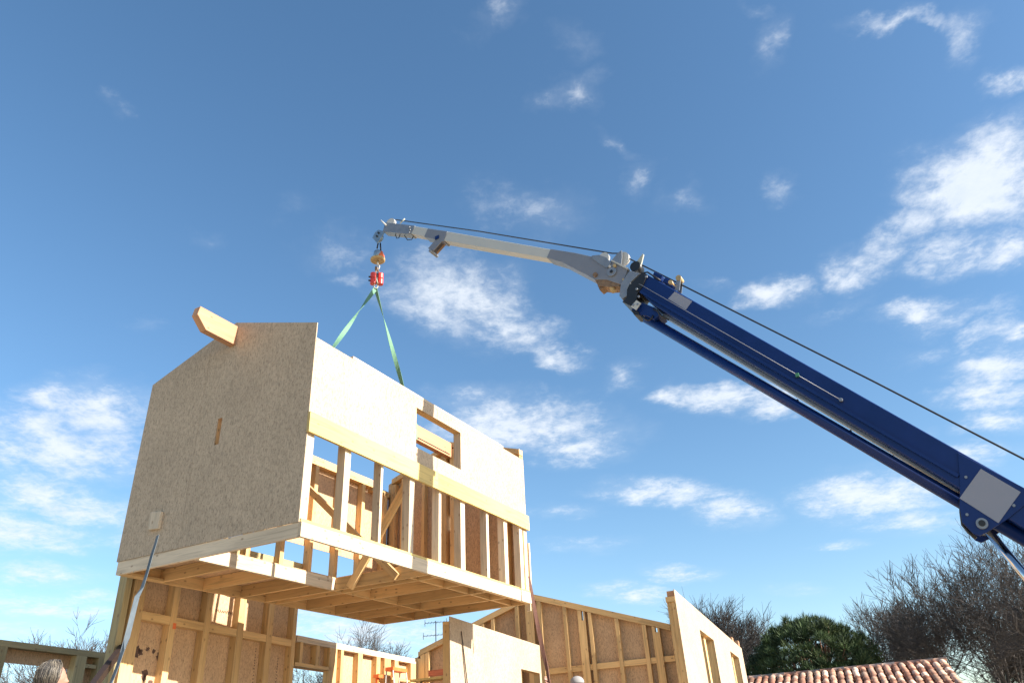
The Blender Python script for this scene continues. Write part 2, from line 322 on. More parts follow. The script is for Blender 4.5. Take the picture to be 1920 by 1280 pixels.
def tube(bm, pts, r, seg=8, r2=None, cap=True):
    pts = [Vector(p) for p in pts]; rings = []
    uvl = bm.loops.layers.uv.active
    n = len(pts); prev = None
    for i, p in enumerate(pts):
        d = (pts[min(i+1, n-1)]-pts[max(i-1, 0)]).normalized()
        if prev is None:
            a = d.orthogonal().normalized()
        else:
            a = (prev-d*prev.dot(d)).normalized()
        prev = a; b = d.cross(a)
        rr = r if r2 is None else r+(r2-r)*i/(n-1)
        rings.append([bm.verts.new(p+a*math.cos(2*math.pi*k/seg)*rr+b*math.sin(2*math.pi*k/seg)*rr) for k in range(seg)])
    for i in range(n-1):
        for k in range(seg):
            f = bm.faces.new((rings[i][k], rings[i][(k+1) % seg], rings[i+1][(k+1) % seg], rings[i+1][k])); f.smooth = True
            for lp in f.loops: lp[uvl].uv = (lp.vert.co.length, k/seg*0.2)
    if cap:
        bm.faces.new(rings[0][::-1]); bm.faces.new(rings[-1])
def disc(bm, c, axis, r, h, seg=24, r2=None):
    a = Vector(axis).normalized(); c = Vector(c)
    tube(bm, [c-a*h/2, c+a*h/2], r, seg, r2)
def lathe(bm, c, prof, seg=20):
    """prof: (radius, z) rings round a vertical axis at c"""
    rings = [[bm.verts.new((c[0]+r*math.cos(2*math.pi*k/seg), c[1]+r*math.sin(2*math.pi*k/seg), c[2]+z)) for k in range(seg)] for r, z in prof]
    for a, b in zip(rings, rings[1:]):
        for k in range(seg):
            f = bm.faces.new((a[k], a[(k+1) % seg], b[(k+1) % seg], b[k])); f.smooth = True
    bm.faces.new(rings[0][::-1]); bm.faces.new(rings[-1])
def ribbon(bm, pts, w, th, wdirs):
    """a flat webbing strap along pts; wdirs: width direction at each point"""
    pts = [Vector(p) for p in pts]; rings = []
    for i, p in enumerate(pts):
        d = (pts[min(i+1, len(pts)-1)]-pts[max(i-1, 0)]).normalized()
        wd = Vector(wdirs[i]); wd = (wd-d*wd.dot(d)).normalized(); nn = d.cross(wd)
        ww = w[i] if isinstance(w, (list, tuple)) else w
        rings.append([bm.verts.new(p+wd*ww/2*a+nn*th/2*b) for a, b in ((-1,-1), (1,-1), (1,1), (-1,1))])
    for a, b in zip(rings, rings[1:]):
        for k in range(4): bm.faces.new((a[k], a[(k+1) % 4], b[(k+1) % 4], b[k]))
    bm.faces.new(rings[0][::-1]); bm.faces.new(rings[-1])

BASE = {}
def tag(o, label=None, cat=None, group=None, kind=None):
    for k, v in (('label', label), ('category', cat), ('group', group), ('kind', kind)):
        if v: o[k] = v
    return o
def thing(name, label, cat, frame, base=(0, 0, 0), group=None):
    o = bpy.data.objects.new(name, None); C.objects.link(o)
    o.empty_display_size = 0.3
    o.matrix_world = frame @ Matrix.Translation(base)
    BASE[o.name] = Vector(base)
    return tag(o, label, cat, group)
def part(name, bm, m, parent, label=None, smooth=False, sub=False, bevel=0):
    """bm holds coordinates of the thing's frame; parent is the thing or one of its parts"""
    root = parent
    while root.name not in BASE: root = root.parent
    b = BASE[root.name]
    if isinstance(bm, bpy.types.Mesh): me = bm
    else:
        bmesh.ops.translate(bm, verts=bm.verts, vec=-b)
        bmesh.ops.recalc_face_normals(bm, faces=bm.faces)
        me = bpy.data.meshes.new(name); bm.to_mesh(me); bm.free()
    if smooth:
        for p in me.polygons: p.use_smooth = True
    o = bpy.data.objects.new(name, me); C.objects.link(o); me.materials.append(m)
    o.parent = parent
    if bevel:
        md = o.modifiers.new('bevel', 'BEVEL'); md.width = bevel; md.segments = 2; md.limit_method = 'ANGLE'
    if label: o['label'] = label
    return o
def solo(name, bm, m, label, cat, frame=Matrix(), base=(0, 0, 0), group=None, kind=None, smooth=False):
    bmesh.ops.translate(bm, verts=bm.verts, vec=-Vector(base))
    bmesh.ops.recalc_face_normals(bm, faces=bm.faces)
    me = bpy.data.meshes.new(name); bm.to_mesh(me); bm.free()
    if smooth:
        for p in me.polygons: p.use_smooth = True
    o = bpy.data.objects.new(name, me); C.objects.link(o); me.materials.append(m)
    o.matrix_world = frame @ Matrix.Translation(base)
    return tag(o, label, cat, group, kind)
def bpart(name, lo, hi, m, parent, label=None):
    bm = new_bm(); box(bm, lo, hi); return part(name, bm, m, parent, label)
def ppart(name, pts, t0, t1, plane, m, parent, label=None, bevel=0):
    bm = new_bm(); prism(bm, pts, t0, t1, plane); return part(name, bm, m, parent, label, bevel=bevel)
def frame(xa, ya, za, o):
    m = Matrix((Vector(xa), Vector(ya), Vector(za))).transposed().to_4x4(); m.translation = o; return m

# ---------------------------------------------------------------- ground
bm = new_bm(); s = 420
vs = [bm.verts.new(v) for v in ((-s, -60, 0), (s, -60, 0), (s, s, 0), (-s, s, 0))]; bm.faces.new(vs)
solo('ground', bm, GROUND, None, None, kind='structure')

# ---------------------------------------------------------------- frames
D1 = Vector([0.34101, 0.94006, 0.0]); D2 = Vector([-0.94006, 0.34101, 0.0])
HF = frame(D1, D2, (0, 0, 1), (0, 0, 0))                       # house: x = s, y = p
MF = frame([0.457124, 0.889396, 0.003408], [-0.889274, 0.456989, 0.018794], [0.015158, -0.011622, 0.999818], (-2.5324, 8.3733, 2.4013+CAMZ))
CF = frame([0.870356, -0.492424, 0.0], [0.492424, 0.870356, -0.0], (0, 0, 1), (-2.4396, 11.6472, 0))
bm = new_bm(); box(bm, (3.2, 2.4, -0.2), (27.0, 12.6, 0.15)); solo('slab', bm, CONC, None, None, HF, (3.2, 2.4, 0), kind='structure')

#==SCENE==
# ---------------------------------------------------------------- the lifted upper-storey section
LEN, WID = 5.565, 3.063
def lifted_section():
    t = thing('house_section', 'large timber framed gabled house section hanging in the air from the crane slings', 'house section', MF)
    RI = (1.51, 3.235)
    def gz(v): return RI[1]-(RI[1]-2.754)*(RI[0]-v)/RI[0] if v < RI[0] else RI[1]-(RI[1]-2.69)*(v-RI[0])/(WID-RI[0])
    # front gable panel
    bm = new_bm(); gf = lambda v: gz(min(max(v, 0), WID)); sheet(bm, -0.012, 1.939, 0.166, gf, -0.014, 0.0, 'yz', holes=[(1.50, 1.585, 1.43, 1.80)], cuts=(RI[0],)); sheet(bm, 1.9425, WID+0.02, 0.166, gf, -0.014, 0.0, 'yz')
    part('gable_panel', bm, OSBO, t, 'shaded grey brown chipboard gable face with a narrow slot')
    bpart('front_beam', (-0.003, 0.0, 0), (0.042, WID, 0.163), TIM2, t)
    # plate framing inside the front gable
    for v in (0.62, 1.24, 1.36, 1.60, 2.2, 2.94):
        if v in (1.36, 1.60):
            bm = new_bm(); box(bm, (0.002, v, 0.2), (0.12, v+0.12, gz(v+0.06)-0.4))
            part('gable_stud', bm, TIM, t)
        else: bpart('gable_stud', (0.002, v, 0.2), (0.12, v+0.045, gz(v)-0.14), TIM, t)
    bm = new_bm(); box(bm, (0.06, 1.50, 1.2), (0.12, 1.585, 1.42)); part('slot_block', bm, TIM, t)
    for a, b in ((0.12, RI[0]), (RI[0], WID)):
        bm = new_bm(); prism(bm, [(a, gz(a)-0.015), (b, gz(b)-0.015), (b, gz(b)-0.12), (a, gz(a)-0.12)], 0.002, 0.12, 'yz'); part('gable_rafter', bm, TIM, t)
    # nailed block that holds the strap
    bm = new_bm(); prism(bm, [(2.53, .715), (2.33, .69), (2.33, .465), (2.53, .48)], -0.06, -0.015, 'yz'); part('strap_block', bm, TIM2, t, bevel=0.006)
    # perimeter beams
    bpart('sill_beam', (0.0, -0.045, 0), (2.66, 0.0, 0.166), TIM2, t, 'sunlit pale long side beam with the crane shadow across it')
    bpart('sill_beam', (2.663, -0.045, 0), (LEN, 0.0, 0.166), TIM2, t)
    bpart('left_beam', (0.042, WID-0.045, 0), (LEN, WID, 0.166), TIM, t)
    bpart('rear_beam', (LEN-0.045, 0.0, 0.0), (LEN, WID-0.045, 0.166), TIM, t)
    bpart('sill_beam_liner', (2.66, 0.0, 0.0), (LEN-0.045, 0.04, 0.16), TIM, t)
    # floor: stair void at the front right, then joists and blocking
    bpart('trimmer_beam', (0.042, 1.645, 0), (2.55, 1.70, 0.166), TIM2, t, 'brightly sunlit trimmer beam along the stair opening')
    bpart('header_beam', (2.55, 0.0, 0), (2.60, WID-0.045, 0.166), TIM, t)
    for u in (0.62, 1.35, 2.05): bpart('joist', (u, 1.70, 0.0), (u+0.045, WID-0.045, 0.164), TIM, t)
    bpart('floor_ledger', (0.042, WID-0.14, 0.0), (0.62, WID-0.05, 0.03), TIM, t)
    for u in (2.79, 3.46, 4.16, 4.81): bpart('joist', (u, 0.04, 0.0), (u+0.045, WID-0.045, 0.164), TIM, t)
    us = [2.60, 2.79, 3.46, 4.16, 4.81, LEN-0.045]
    for v, k0 in ((0.34, 0), (1.705, 0), (2.34, 4)):
        for k in range(k0, 5): bpart('blocking', (us[k]+(0.045 if k else 0), v, 0.012), (us[k+1], v+0.04, 0.16), TIM, t)
    bm = new_bm(); box(bm, (0.042, 1.66, 0.168), (2.60, WID-0.05, 0.186)); box(bm, (2.575, 0.002, 0.168), (LEN-0.01, WID-0.05, 0.186), None)
    part('floor_deck', bm, OSBI, t)
    # right wall: bottom plate, studs, ledger, sheathing with window opening, top plates
    bpart('bottom_plate', (0.0, -0.03, 0.168), (LEN, 0.10, 0.206), TIMY, t)
    for u, w in ((0.0, 0.125), (0.70, 0.11), (1.432, 0.045), (2.085, 0.11), (2.815, 0.06), (3.41, 0.12), (4.18, 0.07), (4.755, 0.11), (5.30, 0.11), (5.47, 0.09)):
        z1 = 1.74 if 2.2 < u < 3.3 else 2.45
        bpart('stud', (u, -0.002, 0.208), (u+w, 0.12, z1), TIM2, t)
    bpart('ledger_board', (-0.03, -0.055, 1.242), (2.715, -0.014, 1.496), TIMY, t, 'yellow board nailed along the front half of the long side')
    bpart('ledger_board', (2.719, -0.052, 1.242), (LEN+0.035, -0.014, 1.494), TIMY, t, 'yellow board nailed along the rear half of the long side')
    bm = new_bm(); sheet(bm, 0.0, 2.745, 1.30, 2.54, -0.013, -0.003, 'xz', holes=[(2.197, 2.80, 1.745, 2.369)]); sheet(bm, 2.749, LEN, 1.30, 2.54, -0.013, -0.003, 'xz', holes=[(2.70, 3.41, 1.745, 2.369)])
    part('side_panel', bm, OSBO, t, 'bright sunlit chipboard side panel with a window opening')
    bpart('window_head', (2.15, 0.0, 2.372), (3.46, 0.12, 2.44), TIM, t)
    bpart('window_sill', (2.15, 0.0, 1.70), (3.46, 0.12, 1.742), TIM, t)
    bpart('window_jamb', (2.15, 0.0, 1.745), (2.195, 0.12, 2.369), TIM, t)
    bpart('window_jamb', (3.412, 0.0, 1.745), (3.46, 0.12, 2.369), TIM, t)
    bpart('top_plate', (0.0, 0.0, 2.452), (LEN, 0.12, 2.53), TIM, t)
    bpart('upper_plate', (0.72, -0.012, 2.545), (4.83, 0.115, 2.585), TIM2, t)
    # left wall
    for u in (0.13, 0.66, 1.33, 1.98, 2.68, 3.33, 3.97, 4.62, 5.3):
        bpart('stud', (u, WID-0.12, 0.19), (u+0.085, WID-0.002, 2.42), TIM, t)
    bpart('left_plate', (0.0, WID-0.12, 2.425), (4.92, WID, 2.57), TIM, t)
    bpart('left_plate', (4.925, WID-0.12, 2.36), (LEN, WID, 2.44), TIM, t)
    bm = new_bm(); sheet(bm, 0.0, LEN, 1.02, 2.52, WID+0.002, WID+0.014, 'xz'); sheet(bm, 0.0, 2.2, 0.166, 0.70, WID+0.002, WID+0.014, 'xz'); sheet(bm, 4.75, LEN, 0.166, 1.02, WID+0.002, WID+0.014, 'xz')
    part('left_panel', bm, OSBI, t)
    bpart('left_rail', (0.3, WID-0.002, 0.60), (3.36, WID+0.09, 0.72), TIMG, t)
    # ridge beam with shaped end
    bm = new_bm(); prism(bm, [(-.665, 3.155), (-.69, 3.02), (-.52, 2.862), (5.42, 2.862), (5.42, 3.155)], 1.46, 1.575, 'xz', grain=(1, 0))
    rb = part('ridge_beam', bm, TIMR, t, 'heavy reddish ridge beam with a bevelled nose sticking out of the gable', bevel=0.006)
    bpart('ridge_batten', (0.2, 1.452, 2.90), (5.35, 1.459, 2.912), DARKW, t)
    # temporary cross braces in the stair opening
    def brace(name, a, b, u0, u1, w=0.10):
        a = Vector(a); b = Vector(b); d = (b-a).normalized(); n = Vector((-d.y, d.x))*w/2
        bm = new_bm(); prism(bm, [tuple(a-n), tuple(b-n), tuple(b+n), tuple(a+n)], u0, u1, 'yz'); part(name, bm, TIM, t)
    brace('brace', (0.50, 0.03), (2.92, 2.20), 2.50, 2.548)
    brace('brace', (1.30, -0.02), (0.13, 1.62), 2.45, 2.497, 0.12)
    # rear gable
    def slot(p): return (p, p+0.075)
    bm = new_bm(); sheet(bm, 0.0, WID, 0.166, lambda v: gz(v)-0.02, LEN+0.002, LEN+0.014, 'yz', holes=[(1.52, 1.60, 1.50, 1.78)], cuts=(RI[0],)); part('rear_panel', bm, OSBI, t)
    for v, w in ((0.0, 0.10), (0.30, 0.045), (0.82, 0.05), (1.36, 0.155), (1.605, 0.12), (2.10, 0.06), (2.60, 0.05), (2.80, 0.12)):
        bpart('rear_stud', (LEN-0.12, v, 0.19), (LEN, v+w, gz(v+w/2)-0.16), TIM, t)
    for a, b in ((0.0, RI[0]), (RI[0], 2.9)):
        bm = new_bm(); prism(bm, [(a, gz(a)-0.03), (b, gz(b)-0.03), (b, gz(b)-0.13), (a, gz(a)-0.13)], LEN-0.12, LEN, 'yz'); part('rear_rafter', bm, TIM, t)
    # boards standing past the rear corner
    bpart('corner_board', (LEN+0.016, -0.03, 0.15), (LEN+0.055, 0.03, 1.02), TIM2, t)
    bpart('corner_board', (LEN+0.06, 0.02, -0.1), (LEN+0.085, 0.09, 0.90), TIM2, t)
    # webbing loops round the ridge beam
    return t
lifted_section()

# ---------------------------------------------------------------- slings, hoist
def Mw(u, v, z): return MF @ Vector((u, v, z))
APEX = CF @ Vector((-0.013, 0, 8.715))
def sling(label, end_u, twists):
    end = Mw(end_u, 1.517, 2.855); bm = new_bm(); n = 26
    pts = []; wd = []; ax = Mw(1, 0, 0)-Mw(0, 0, 0)
    a0, a1 = twists
    view = Vector((0.2, -1, 0.1)).normalized()
    d = (end-APEX).normalized(); side = d.cross(view).normalized(); nn = side.cross(d)
    top = Mw(end_u, 1.517, 3.16)
    for k in range(n+1):
        f = k/n; pts.append(APEX.lerp(top, f)); a = a0+(a1-a0)*f
        wd.append(side*math.cos(a)+nn*math.sin(a))
    ribbon(bm, pts, 0.075, 0.006, wd)
    # the loop round the beam
    lp = [Mw(end_u, v, z) for v, z in ((1.517, 3.165), (1.45, 3.16), (1.447, 3.0), (1.447, 2.855), (1.517, 2.852), (1.59, 2.855), (1.588, 3.0), (1.588, 3.16), (1.517, 3.168))]
    ribbon(bm, lp, 0.07, 0.006, [ax]*len(lp))
    return solo('lifting_sling', bm, GREEN, label, 'sling', base=tuple(APEX), group='green webbing slings on the hoist')
sling('green webbing lifting sling, the one slanting down to the left from the hoist', 1.63, (0.5, -5.2))
sling('green webbing lifting sling, the one running down to the right toward the window opening', 4.23, (2.4, -2.3))

# ---------------------------------------------------------------- crane
def crane():
    base = (10.15, 0, 0)
    t = thing('mobile_crane', 'dark blue telescopic crane boom with pale grey jib reaching over the lifted house section', 'crane', CF, base)
    nb = -0.165
    boom = new_bm(); prism(boom, [[5.002, 6.624], [5.144, 6.858], [8.515, 2.961]]+[(10.3, 1.05), (9.85, 0.85)]+[[7.61, 3.51], [5.172, 6.321]], nb, 0.165)
    main = part('boom', boom, BLUE, t, bevel=0.012)
    # flanges along top and bottom of the boom
    def strip(name, a, b, w, y0, y1, m, parent=t, bevel=0, label=None):
        a = Vector(a); b = Vector(b); d = (b-a).normalized(); n = Vector((-d.y, d.x))*w/2
        bm = new_bm(); prism(bm, [tuple(a-n), tuple(b-n), tuple(b+n), tuple(a+n)], y0, y1); return part(name, bm, m, parent, label, bevel=bevel)
    strip('boom_flange', [5.029, 6.587], [8.008, 3.192], 0.035, nb-0.035, nb-0.004, BLUE)
    strip('inner_rail', [5.248, 6.221], [7.979, 3.097], 0.055, -0.02, 0.08, GALV)
    # thin pipe, clamp and fitting on the side
    pa, pb = [5.027, 6.719], [7.146, 4.291]
    bm = new_bm(); tube(bm, [(pa[0], -0.19, pa[1]), (pb[0], -0.19, pb[1])], 0.005, 8); pipe = part('hydraulic_pipe', bm, LGREY, t)
    c = [6.761, 4.731]
    bm = new_bm(); box(bm, (c[0]-.02, -0.205, c[1]-.022), (c[0]+.02, -0.166, c[1]+.022)); part('pipe_clamp', bm, GREENP, t)
    bm = new_bm(); disc(bm, (pb[0], -0.195, pb[1]), (0, 1, 0), 0.02, 0.05, 12); part('pipe_fitting', bm, GALV, t)
    # blank stickers
    for pts in ([[5.503, 6.414], [5.709, 6.18], [5.602, 6.083], [5.392, 6.338]], [[8.222, 3.219], [8.474, 2.922], [8.199, 2.671], [7.951, 2.973]]):
        big = pts[0][1] < 5
        bm = new_bm(); prism(bm, pts, -0.188 if big else -0.1685, -0.1845 if big else -0.1655); part('sticker', bm, SIGNG, t, 'large blank pale grey square plate on the boom' if big else 'small blank grey sticker near the boom head')
    # derrick bracket with pin
    br = [[8.077, 3.431], [7.992, 3.091], [7.927, 2.9], [7.9, 2.737], [7.961, 2.613], [8.008, 2.583], [8.09, 2.609], [8.305, 2.704], [8.541, 2.839], [8.514, 2.957]]
    bm = new_bm(); prism(bm, br, -0.182, -0.166); prism(bm, br, 0.166, 0.182); bk = part('ram_bracket', bm, BLUE, t, bevel=0.004)
    pin = [8.063, 2.691]
    bm = new_bm(); disc(bm, (pin[0], 0, pin[1]), (0, 1, 0), 0.052, 0.42, 24); part('bracket_pin', bm, GALV, bk)
    bm = new_bm(); disc(bm, (pin[0], -0.212, pin[1]), (0, 1, 0), 0.030, 0.02, 20); part('pin_cap', bm, BLACK, bk)
    for q in [[7.965, 2.802], [8.07, 3.166], [8.377, 2.808]]:
        bm = new_bm(); disc(bm, (q[0], -0.187, q[1]), (0, 1, 0), 0.014, 0.016, 10); part('bolt', bm, GALV, bk)
    bm = new_bm(); hp = [[7.957, 3.007], [7.921, 2.876], [7.898, 2.756], [7.929, 2.674], [7.97, 2.608]]
    tube(bm, [(a, -0.12, z-.03) for a, z in hp], 0.016, 8); part('hose', bm, BLACK, t)
    # lower extension cylinder tube
    ca, cb = [4.99, 6.252], [8.397, 2.484]
    bm = new_bm(); tube(bm, [(ca[0], 0, ca[1]), (cb[0], 0, cb[1])], 0.068, 20); cyl = part('extension_cylinder', bm, BLUE, t)
    for q in [[6.26, 4.868], [6.677, 4.428], [7.146, 3.909], [7.486, 3.521]]:
        bm = new_bm(); box(bm, (q[0]-.03, -0.03, q[1]+.03), (q[0]+.0, 0.03, q[1]+.075)); part('tube_clamp', bm, BLACK, cyl)
    # boom head: black frame, grey collar, small white plate, hoses
    bm = new_bm()
    prism(bm, [[5.094, 6.903], [5.168, 6.824], [5.081, 6.678], [4.979, 6.575], [4.936, 6.426], [4.858, 6.414], [4.739, 6.53], [4.818, 6.589], [4.852, 6.708], [4.924, 6.789], [5.028, 6.832]], -0.185, 0.185); head = part('boom_head', bm, BLACK, t, bevel=0.006)
    bm = new_bm()
    prism(bm, [[4.916, 7.009], [5.059, 6.898], [4.898, 6.807], [4.831, 6.712], [4.815, 6.61], [4.734, 6.587], [4.702, 6.654], [4.75, 6.842]], -0.165, 0.15); part('head_collar', bm, GALV, t, bevel=0.006)
    bm = new_bm()
    prism(bm, [[4.957, 6.464], [5.014, 6.395], [4.929, 6.313], [4.861, 6.395]], -0.205, -0.19); part('white_plate', bm, WHITEP, head)
    for x, z in [[4.987, 6.637], [5.0, 6.507], [5.154, 6.78], [4.904, 6.403], [4.967, 6.391]]:
        bm = new_bm(); disc(bm, (x, -0.2, z), (0, 1, 0), 0.017, 0.03, 10); part('bolt', bm, GALV, head)
    bm = new_bm(); prism(bm, [[5.005, 6.446], [5.174, 6.301], [5.247, 6.171], [5.134, 6.121], [5.044, 6.211], [4.906, 6.285], [4.844, 6.378], [4.849, 6.411]], -0.13, 0.13); part('cylinder_lug', bm, BLUE, t, bevel=0.006)
    bm = new_bm(); prism(bm, [[4.838, 6.381], [4.936, 6.315], [4.948, 6.253], [4.868, 6.288]], -0.145, 0.1); part('head_valve', bm, BLACK, t)
    for pl in ([[4.981, 6.23], [5.022, 6.152], [5.059, 6.121], [5.102, 6.129], [5.141, 6.177]], [[5.155, 6.273], [5.21, 6.224], [5.237, 6.134], [5.342, 6.028]], [[5.105, 6.895], [5.168, 6.882], [5.222, 6.811], [5.267, 6.757], [5.327, 6.673]]):
        bm = new_bm(); tube(bm, [(a, -0.15, z) for a, z in pl], 0.012, 8); part('hose', bm, BLACK, t)
    # boxes and cable roller on top of the boom
    for pts in ([[5.254, 6.882], [5.361, 6.766], [5.316, 6.703], [5.207, 6.82]], [[5.392, 6.729], [5.501, 6.612], [5.455, 6.559], [5.343, 6.675]]):
        bm = new_bm(); prism(bm, pts, -0.11, 0.06); part('valve_box', bm, BLUE, t, bevel=0.008)
    r0, r1 = [5.56, 6.66], [5.502, 6.506]
    bm = new_bm()
    for y in (-0.05, 0.04): prism(bm, [(r0[0]-.03, r0[1]+.02), (r0[0]+.03, r0[1]+.02), (r1[0]+.035, r1[1]-.02), (r1[0]-.03, r1[1]-.0)], y, y+0.012)
    ro = part('cable_guide', bm, GALV, t)
    bm = new_bm(); disc(bm, (r0[0], 0, r0[1]+.02), (0, 1, 0), 0.04, 0.13, 16); part('guide_roller', bm, YELLOW, ro)
    q = [5.46, 6.603]
    bm = new_bm(); disc(bm, (q[0], -0.09, q[1]), (0, 1, 0), 0.03, 0.12, 14); part('brass_fitting', bm, YELLOW, t)
    # knee
    knee = [[3.673, 7.957], [4.089, 7.701], [4.359, 7.516], [4.602, 7.336], [4.661, 7.321], [4.878, 7.097], [4.758, 6.846], [4.527, 7.032], [4.344, 7.105], [4.219, 7.242], [4.057, 7.406], [3.849, 7.626], [3.593, 7.821]]
    bm = new_bm(); prism(bm, knee, -0.115, 0.115); kn = part('jib_knee', bm, LGREY, t, bevel=0.004)
    for q, r, m, h, nm in (([4.631, 7.117], 0.072, GALV, 0.035, 'knee_pin'), ([4.367, 7.176], 0.036, RUSTY, 0.03, 'knee_bolt'), ([4.631, 7.117], 0.024, BLACK, 0.06, 'pin_hole'), ([4.449, 7.447], 0.022, GALV, 0.02, 'knee_bolt'), ([4.688, 7.202], 0.026, YELLOW, 0.04, 'knee_bolt'), ([4.793, 6.914], 0.02, YELLOW, 0.03, 'knee_bolt'), ([4.617, 7.216], 0.02, NYLON, 0.05, 'knee_bolt')):
        bm = new_bm(); disc(bm, (q[0], -0.125, q[1]), (0, 1, 0), r, h, 20); part(nm, bm, m, kn)
    bm = new_bm(); prism(bm, [[4.351, 7.529], [4.471, 7.491], [4.587, 7.39], [4.641, 7.271], [4.564, 7.214], [4.472, 7.316], [4.361, 7.466]], -0.132, -0.116); part('knee_plate', bm, GALV, kn)
    bm = new_bm(); prism(bm, [[4.356, 7.034], [4.521, 6.963], [4.383, 6.925]], -0.07, 0.07); part('knee_stop', bm, RUSTY, kn)
    a, b = [4.533, 7.057], [4.593, 6.822]
    bm = new_bm(); tube(bm, [(a[0], -0.06, a[1]), (b[0], -0.06, b[1])], 0.035, 14); part('lock_pin_sleeve', bm, YELLOW, kn)
    bm = new_bm(); prism(bm, [[4.328, 7.139], [4.733, 6.977], [4.704, 6.852], [4.509, 6.917], [4.38, 6.992]], -0.10, 0.10); part('knee_web', bm, RUSTY, kn)
    # knee sheaves
    for q, r, nm in (([4.776, 7.355], 0.115, 'knee_sheave'), ([4.496, 7.497], 0.085, 'rear_sheave')):
        bm = new_bm(); disc(bm, (q[0], 0.0, q[1]), (0, 1, 0), r, 0.055, 32); part(nm, bm, NYLON, kn)
    bm = new_bm(); prism(bm, [[4.642, 7.363], [4.752, 7.446], [4.812, 7.465], [4.802, 7.353], [4.774, 7.231]], -0.075, -0.06); part('sheave_guard', bm, GALV, kn)
    bm = new_bm(); prism(bm, [[4.65, 7.327], [4.884, 7.087], [4.87, 7.067], [4.647, 7.305]], -0.14, 0.10); part('knee_top_plate', bm, WHITEP, kn)
    bm = new_bm(); prism(bm, [[4.922, 7.077], [5.05, 7.187], [5.127, 7.255], [5.14, 7.237], [5.079, 7.087], [5.011, 7.003], [4.936, 7.022]], -0.10, -0.07); part('guide_horn', bm, CREAM, kn, bevel=0.004)
    q = [4.99, 7.078]
    bm = new_bm(); disc(bm, (q[0], -0.04, q[1]), (0, 1, 0), 0.08, 0.16, 18); part('rope_drum', bm, BLACK, kn)
    # jib: outer box, collar, inner box, head
    bm = new_bm(); prism(bm, [[1.677, 9.218], [3.668, 7.965], [3.588, 7.828], [1.598, 9.051]], -0.09, 0.09); part('jib_outer', bm, WHITEP, t, bevel=0.006)
    bm = new_bm(); prism(bm, [[1.262, 9.469], [1.69, 9.209], [1.604, 9.024], [1.178, 9.313]], -0.098, 0.098); cl = part('jib_collar', bm, LGREY, t, bevel=0.004)
    q = [1.469, 9.166]
    bm = new_bm(); box(bm, (q[0]-.04, -0.112, q[1]-.035), (q[0]+.04, -0.099, q[1]+.035)); part('collar_plate', bm, BLUE, cl)
    bm = new_bm(); prism(bm, [[0.917, 9.694], [1.259, 9.477], [1.175, 9.339], [0.845, 9.548]], -0.08, 0.08); part('jib_inner', bm, WHITEP, t, bevel=0.006)
    bm = new_bm(); prism(bm, [[0.251, 10.08], [0.962, 9.673], [0.865, 9.52], [0.55, 9.686], [0.186, 9.887]], -0.088, 0.088); jh = part('jib_head', bm, GALV, t, bevel=0.005)
    bm = new_bm(); prism(bm, [[1.431, 9.136], [1.57, 9.051], [1.382, 8.923], [1.265, 9.02]], -0.097, -0.08); part('jib_bracket', bm, LGREY, cl)
    bm = new_bm(); prism(bm, [[1.435, 9.197], [1.551, 9.11], [1.314, 8.953], [1.256, 9.025]], 0.04, 0.09); part('jib_bracket', bm, RUSTY, cl)
    q = [1.316, 8.946]
    bm = new_bm(); disc(bm, (q[0], 0, q[1]), (0, 1, 0), 0.03, 0.22, 14); part('bracket_pin', bm, GALV, cl)
    q = [0.314, 10.072]
    bm = new_bm(); disc(bm, (q[0], 0.0, q[1]), (0, 1, 0), 0.105, 0.06, 32); part('tip_sheave', bm, NYLON, jh)
    a, b = [0.152, 10.159], [0.282, 9.984]
    bm = new_bm(); tube(bm, [(a[0], -0.1, a[1]), (b[0], -0.1, b[1])], 0.014, 8); part('guide_rod', bm, NYLON, jh)
    a, b = [0.577, 9.925], [0.69, 9.987]
    bm = new_bm(); tube(bm, [(a[0], -0.05, a[1]), (b[0], -0.05, b[1])], 0.013, 8); part('guide_rod', bm, CREAM, jh)
    for pl in ([[0.467, 9.723], [0.507, 9.606], [0.558, 9.595], [0.582, 9.659]], [[0.684, 9.602], [0.76, 9.457], [0.86, 9.425], [0.896, 9.482]]):
        bm = new_bm(); tube(bm, [(a, -0.05, z) for a, z in pl], 0.008, 6); part('jib_cable', bm, BLACK, jh)
    for q in [[0.847, 9.62], [0.834, 9.688], [0.835, 9.564]]:
        bm = new_bm(); disc(bm, (q[0], -0.095, q[1]), (0, 1, 0), 0.022, 0.03, 12); part('bolt', bm, GALV, jh)
    # hoist rope
    rope = [[0.43, 10.115], [2.31, 8.987], [4.633, 7.528], [4.733, 7.485], [5.503, 6.66], [7.531, 4.478], [8.638, 3.259]]
    bm = new_bm(); tube(bm, [(a, 0, z) for a, z in rope]+[(9.9, 0, rope[-1][1]-1.3)], 0.011, 8); part('hoist_rope', bm, BLACK, t)
    # hook block under the tip
    bl = [0.047, 9.841]
    bm = new_bm(); disc(bm, (bl[0], -.02, bl[1]), (0, 1, 0), 0.085, 0.07, 28); hb = part('hook_block', bm, BLUEG, t)
    bm = new_bm(); prism(bm, [[0.066, 9.992], [0.227, 9.881], [0.178, 9.802], [0.052, 9.681], [-0.074, 9.863], [-0.012, 9.963]], -0.075, -0.06); part('block_cheek', bm, BLUEG, hb)
    for q in [[0.049, 9.841], [0.086, 9.901]]:
        bm = new_bm(); disc(bm, (q[0], -0.085, q[1]), (0, 1, 0), 0.018, 0.03, 12); part('bolt', bm, BLACK, hb)
    for a, b in [([0.011, 9.742], [-0.01, 9.626]), ([0.065, 9.719], [0.084, 9.535])]:
        bm = new_bm(); tube(bm, [(a[0], 0, a[1]), (b[0], 0, b[1])], 0.014, 8); part('link', bm, BLACK, t)
    X = bl[0]-0.03
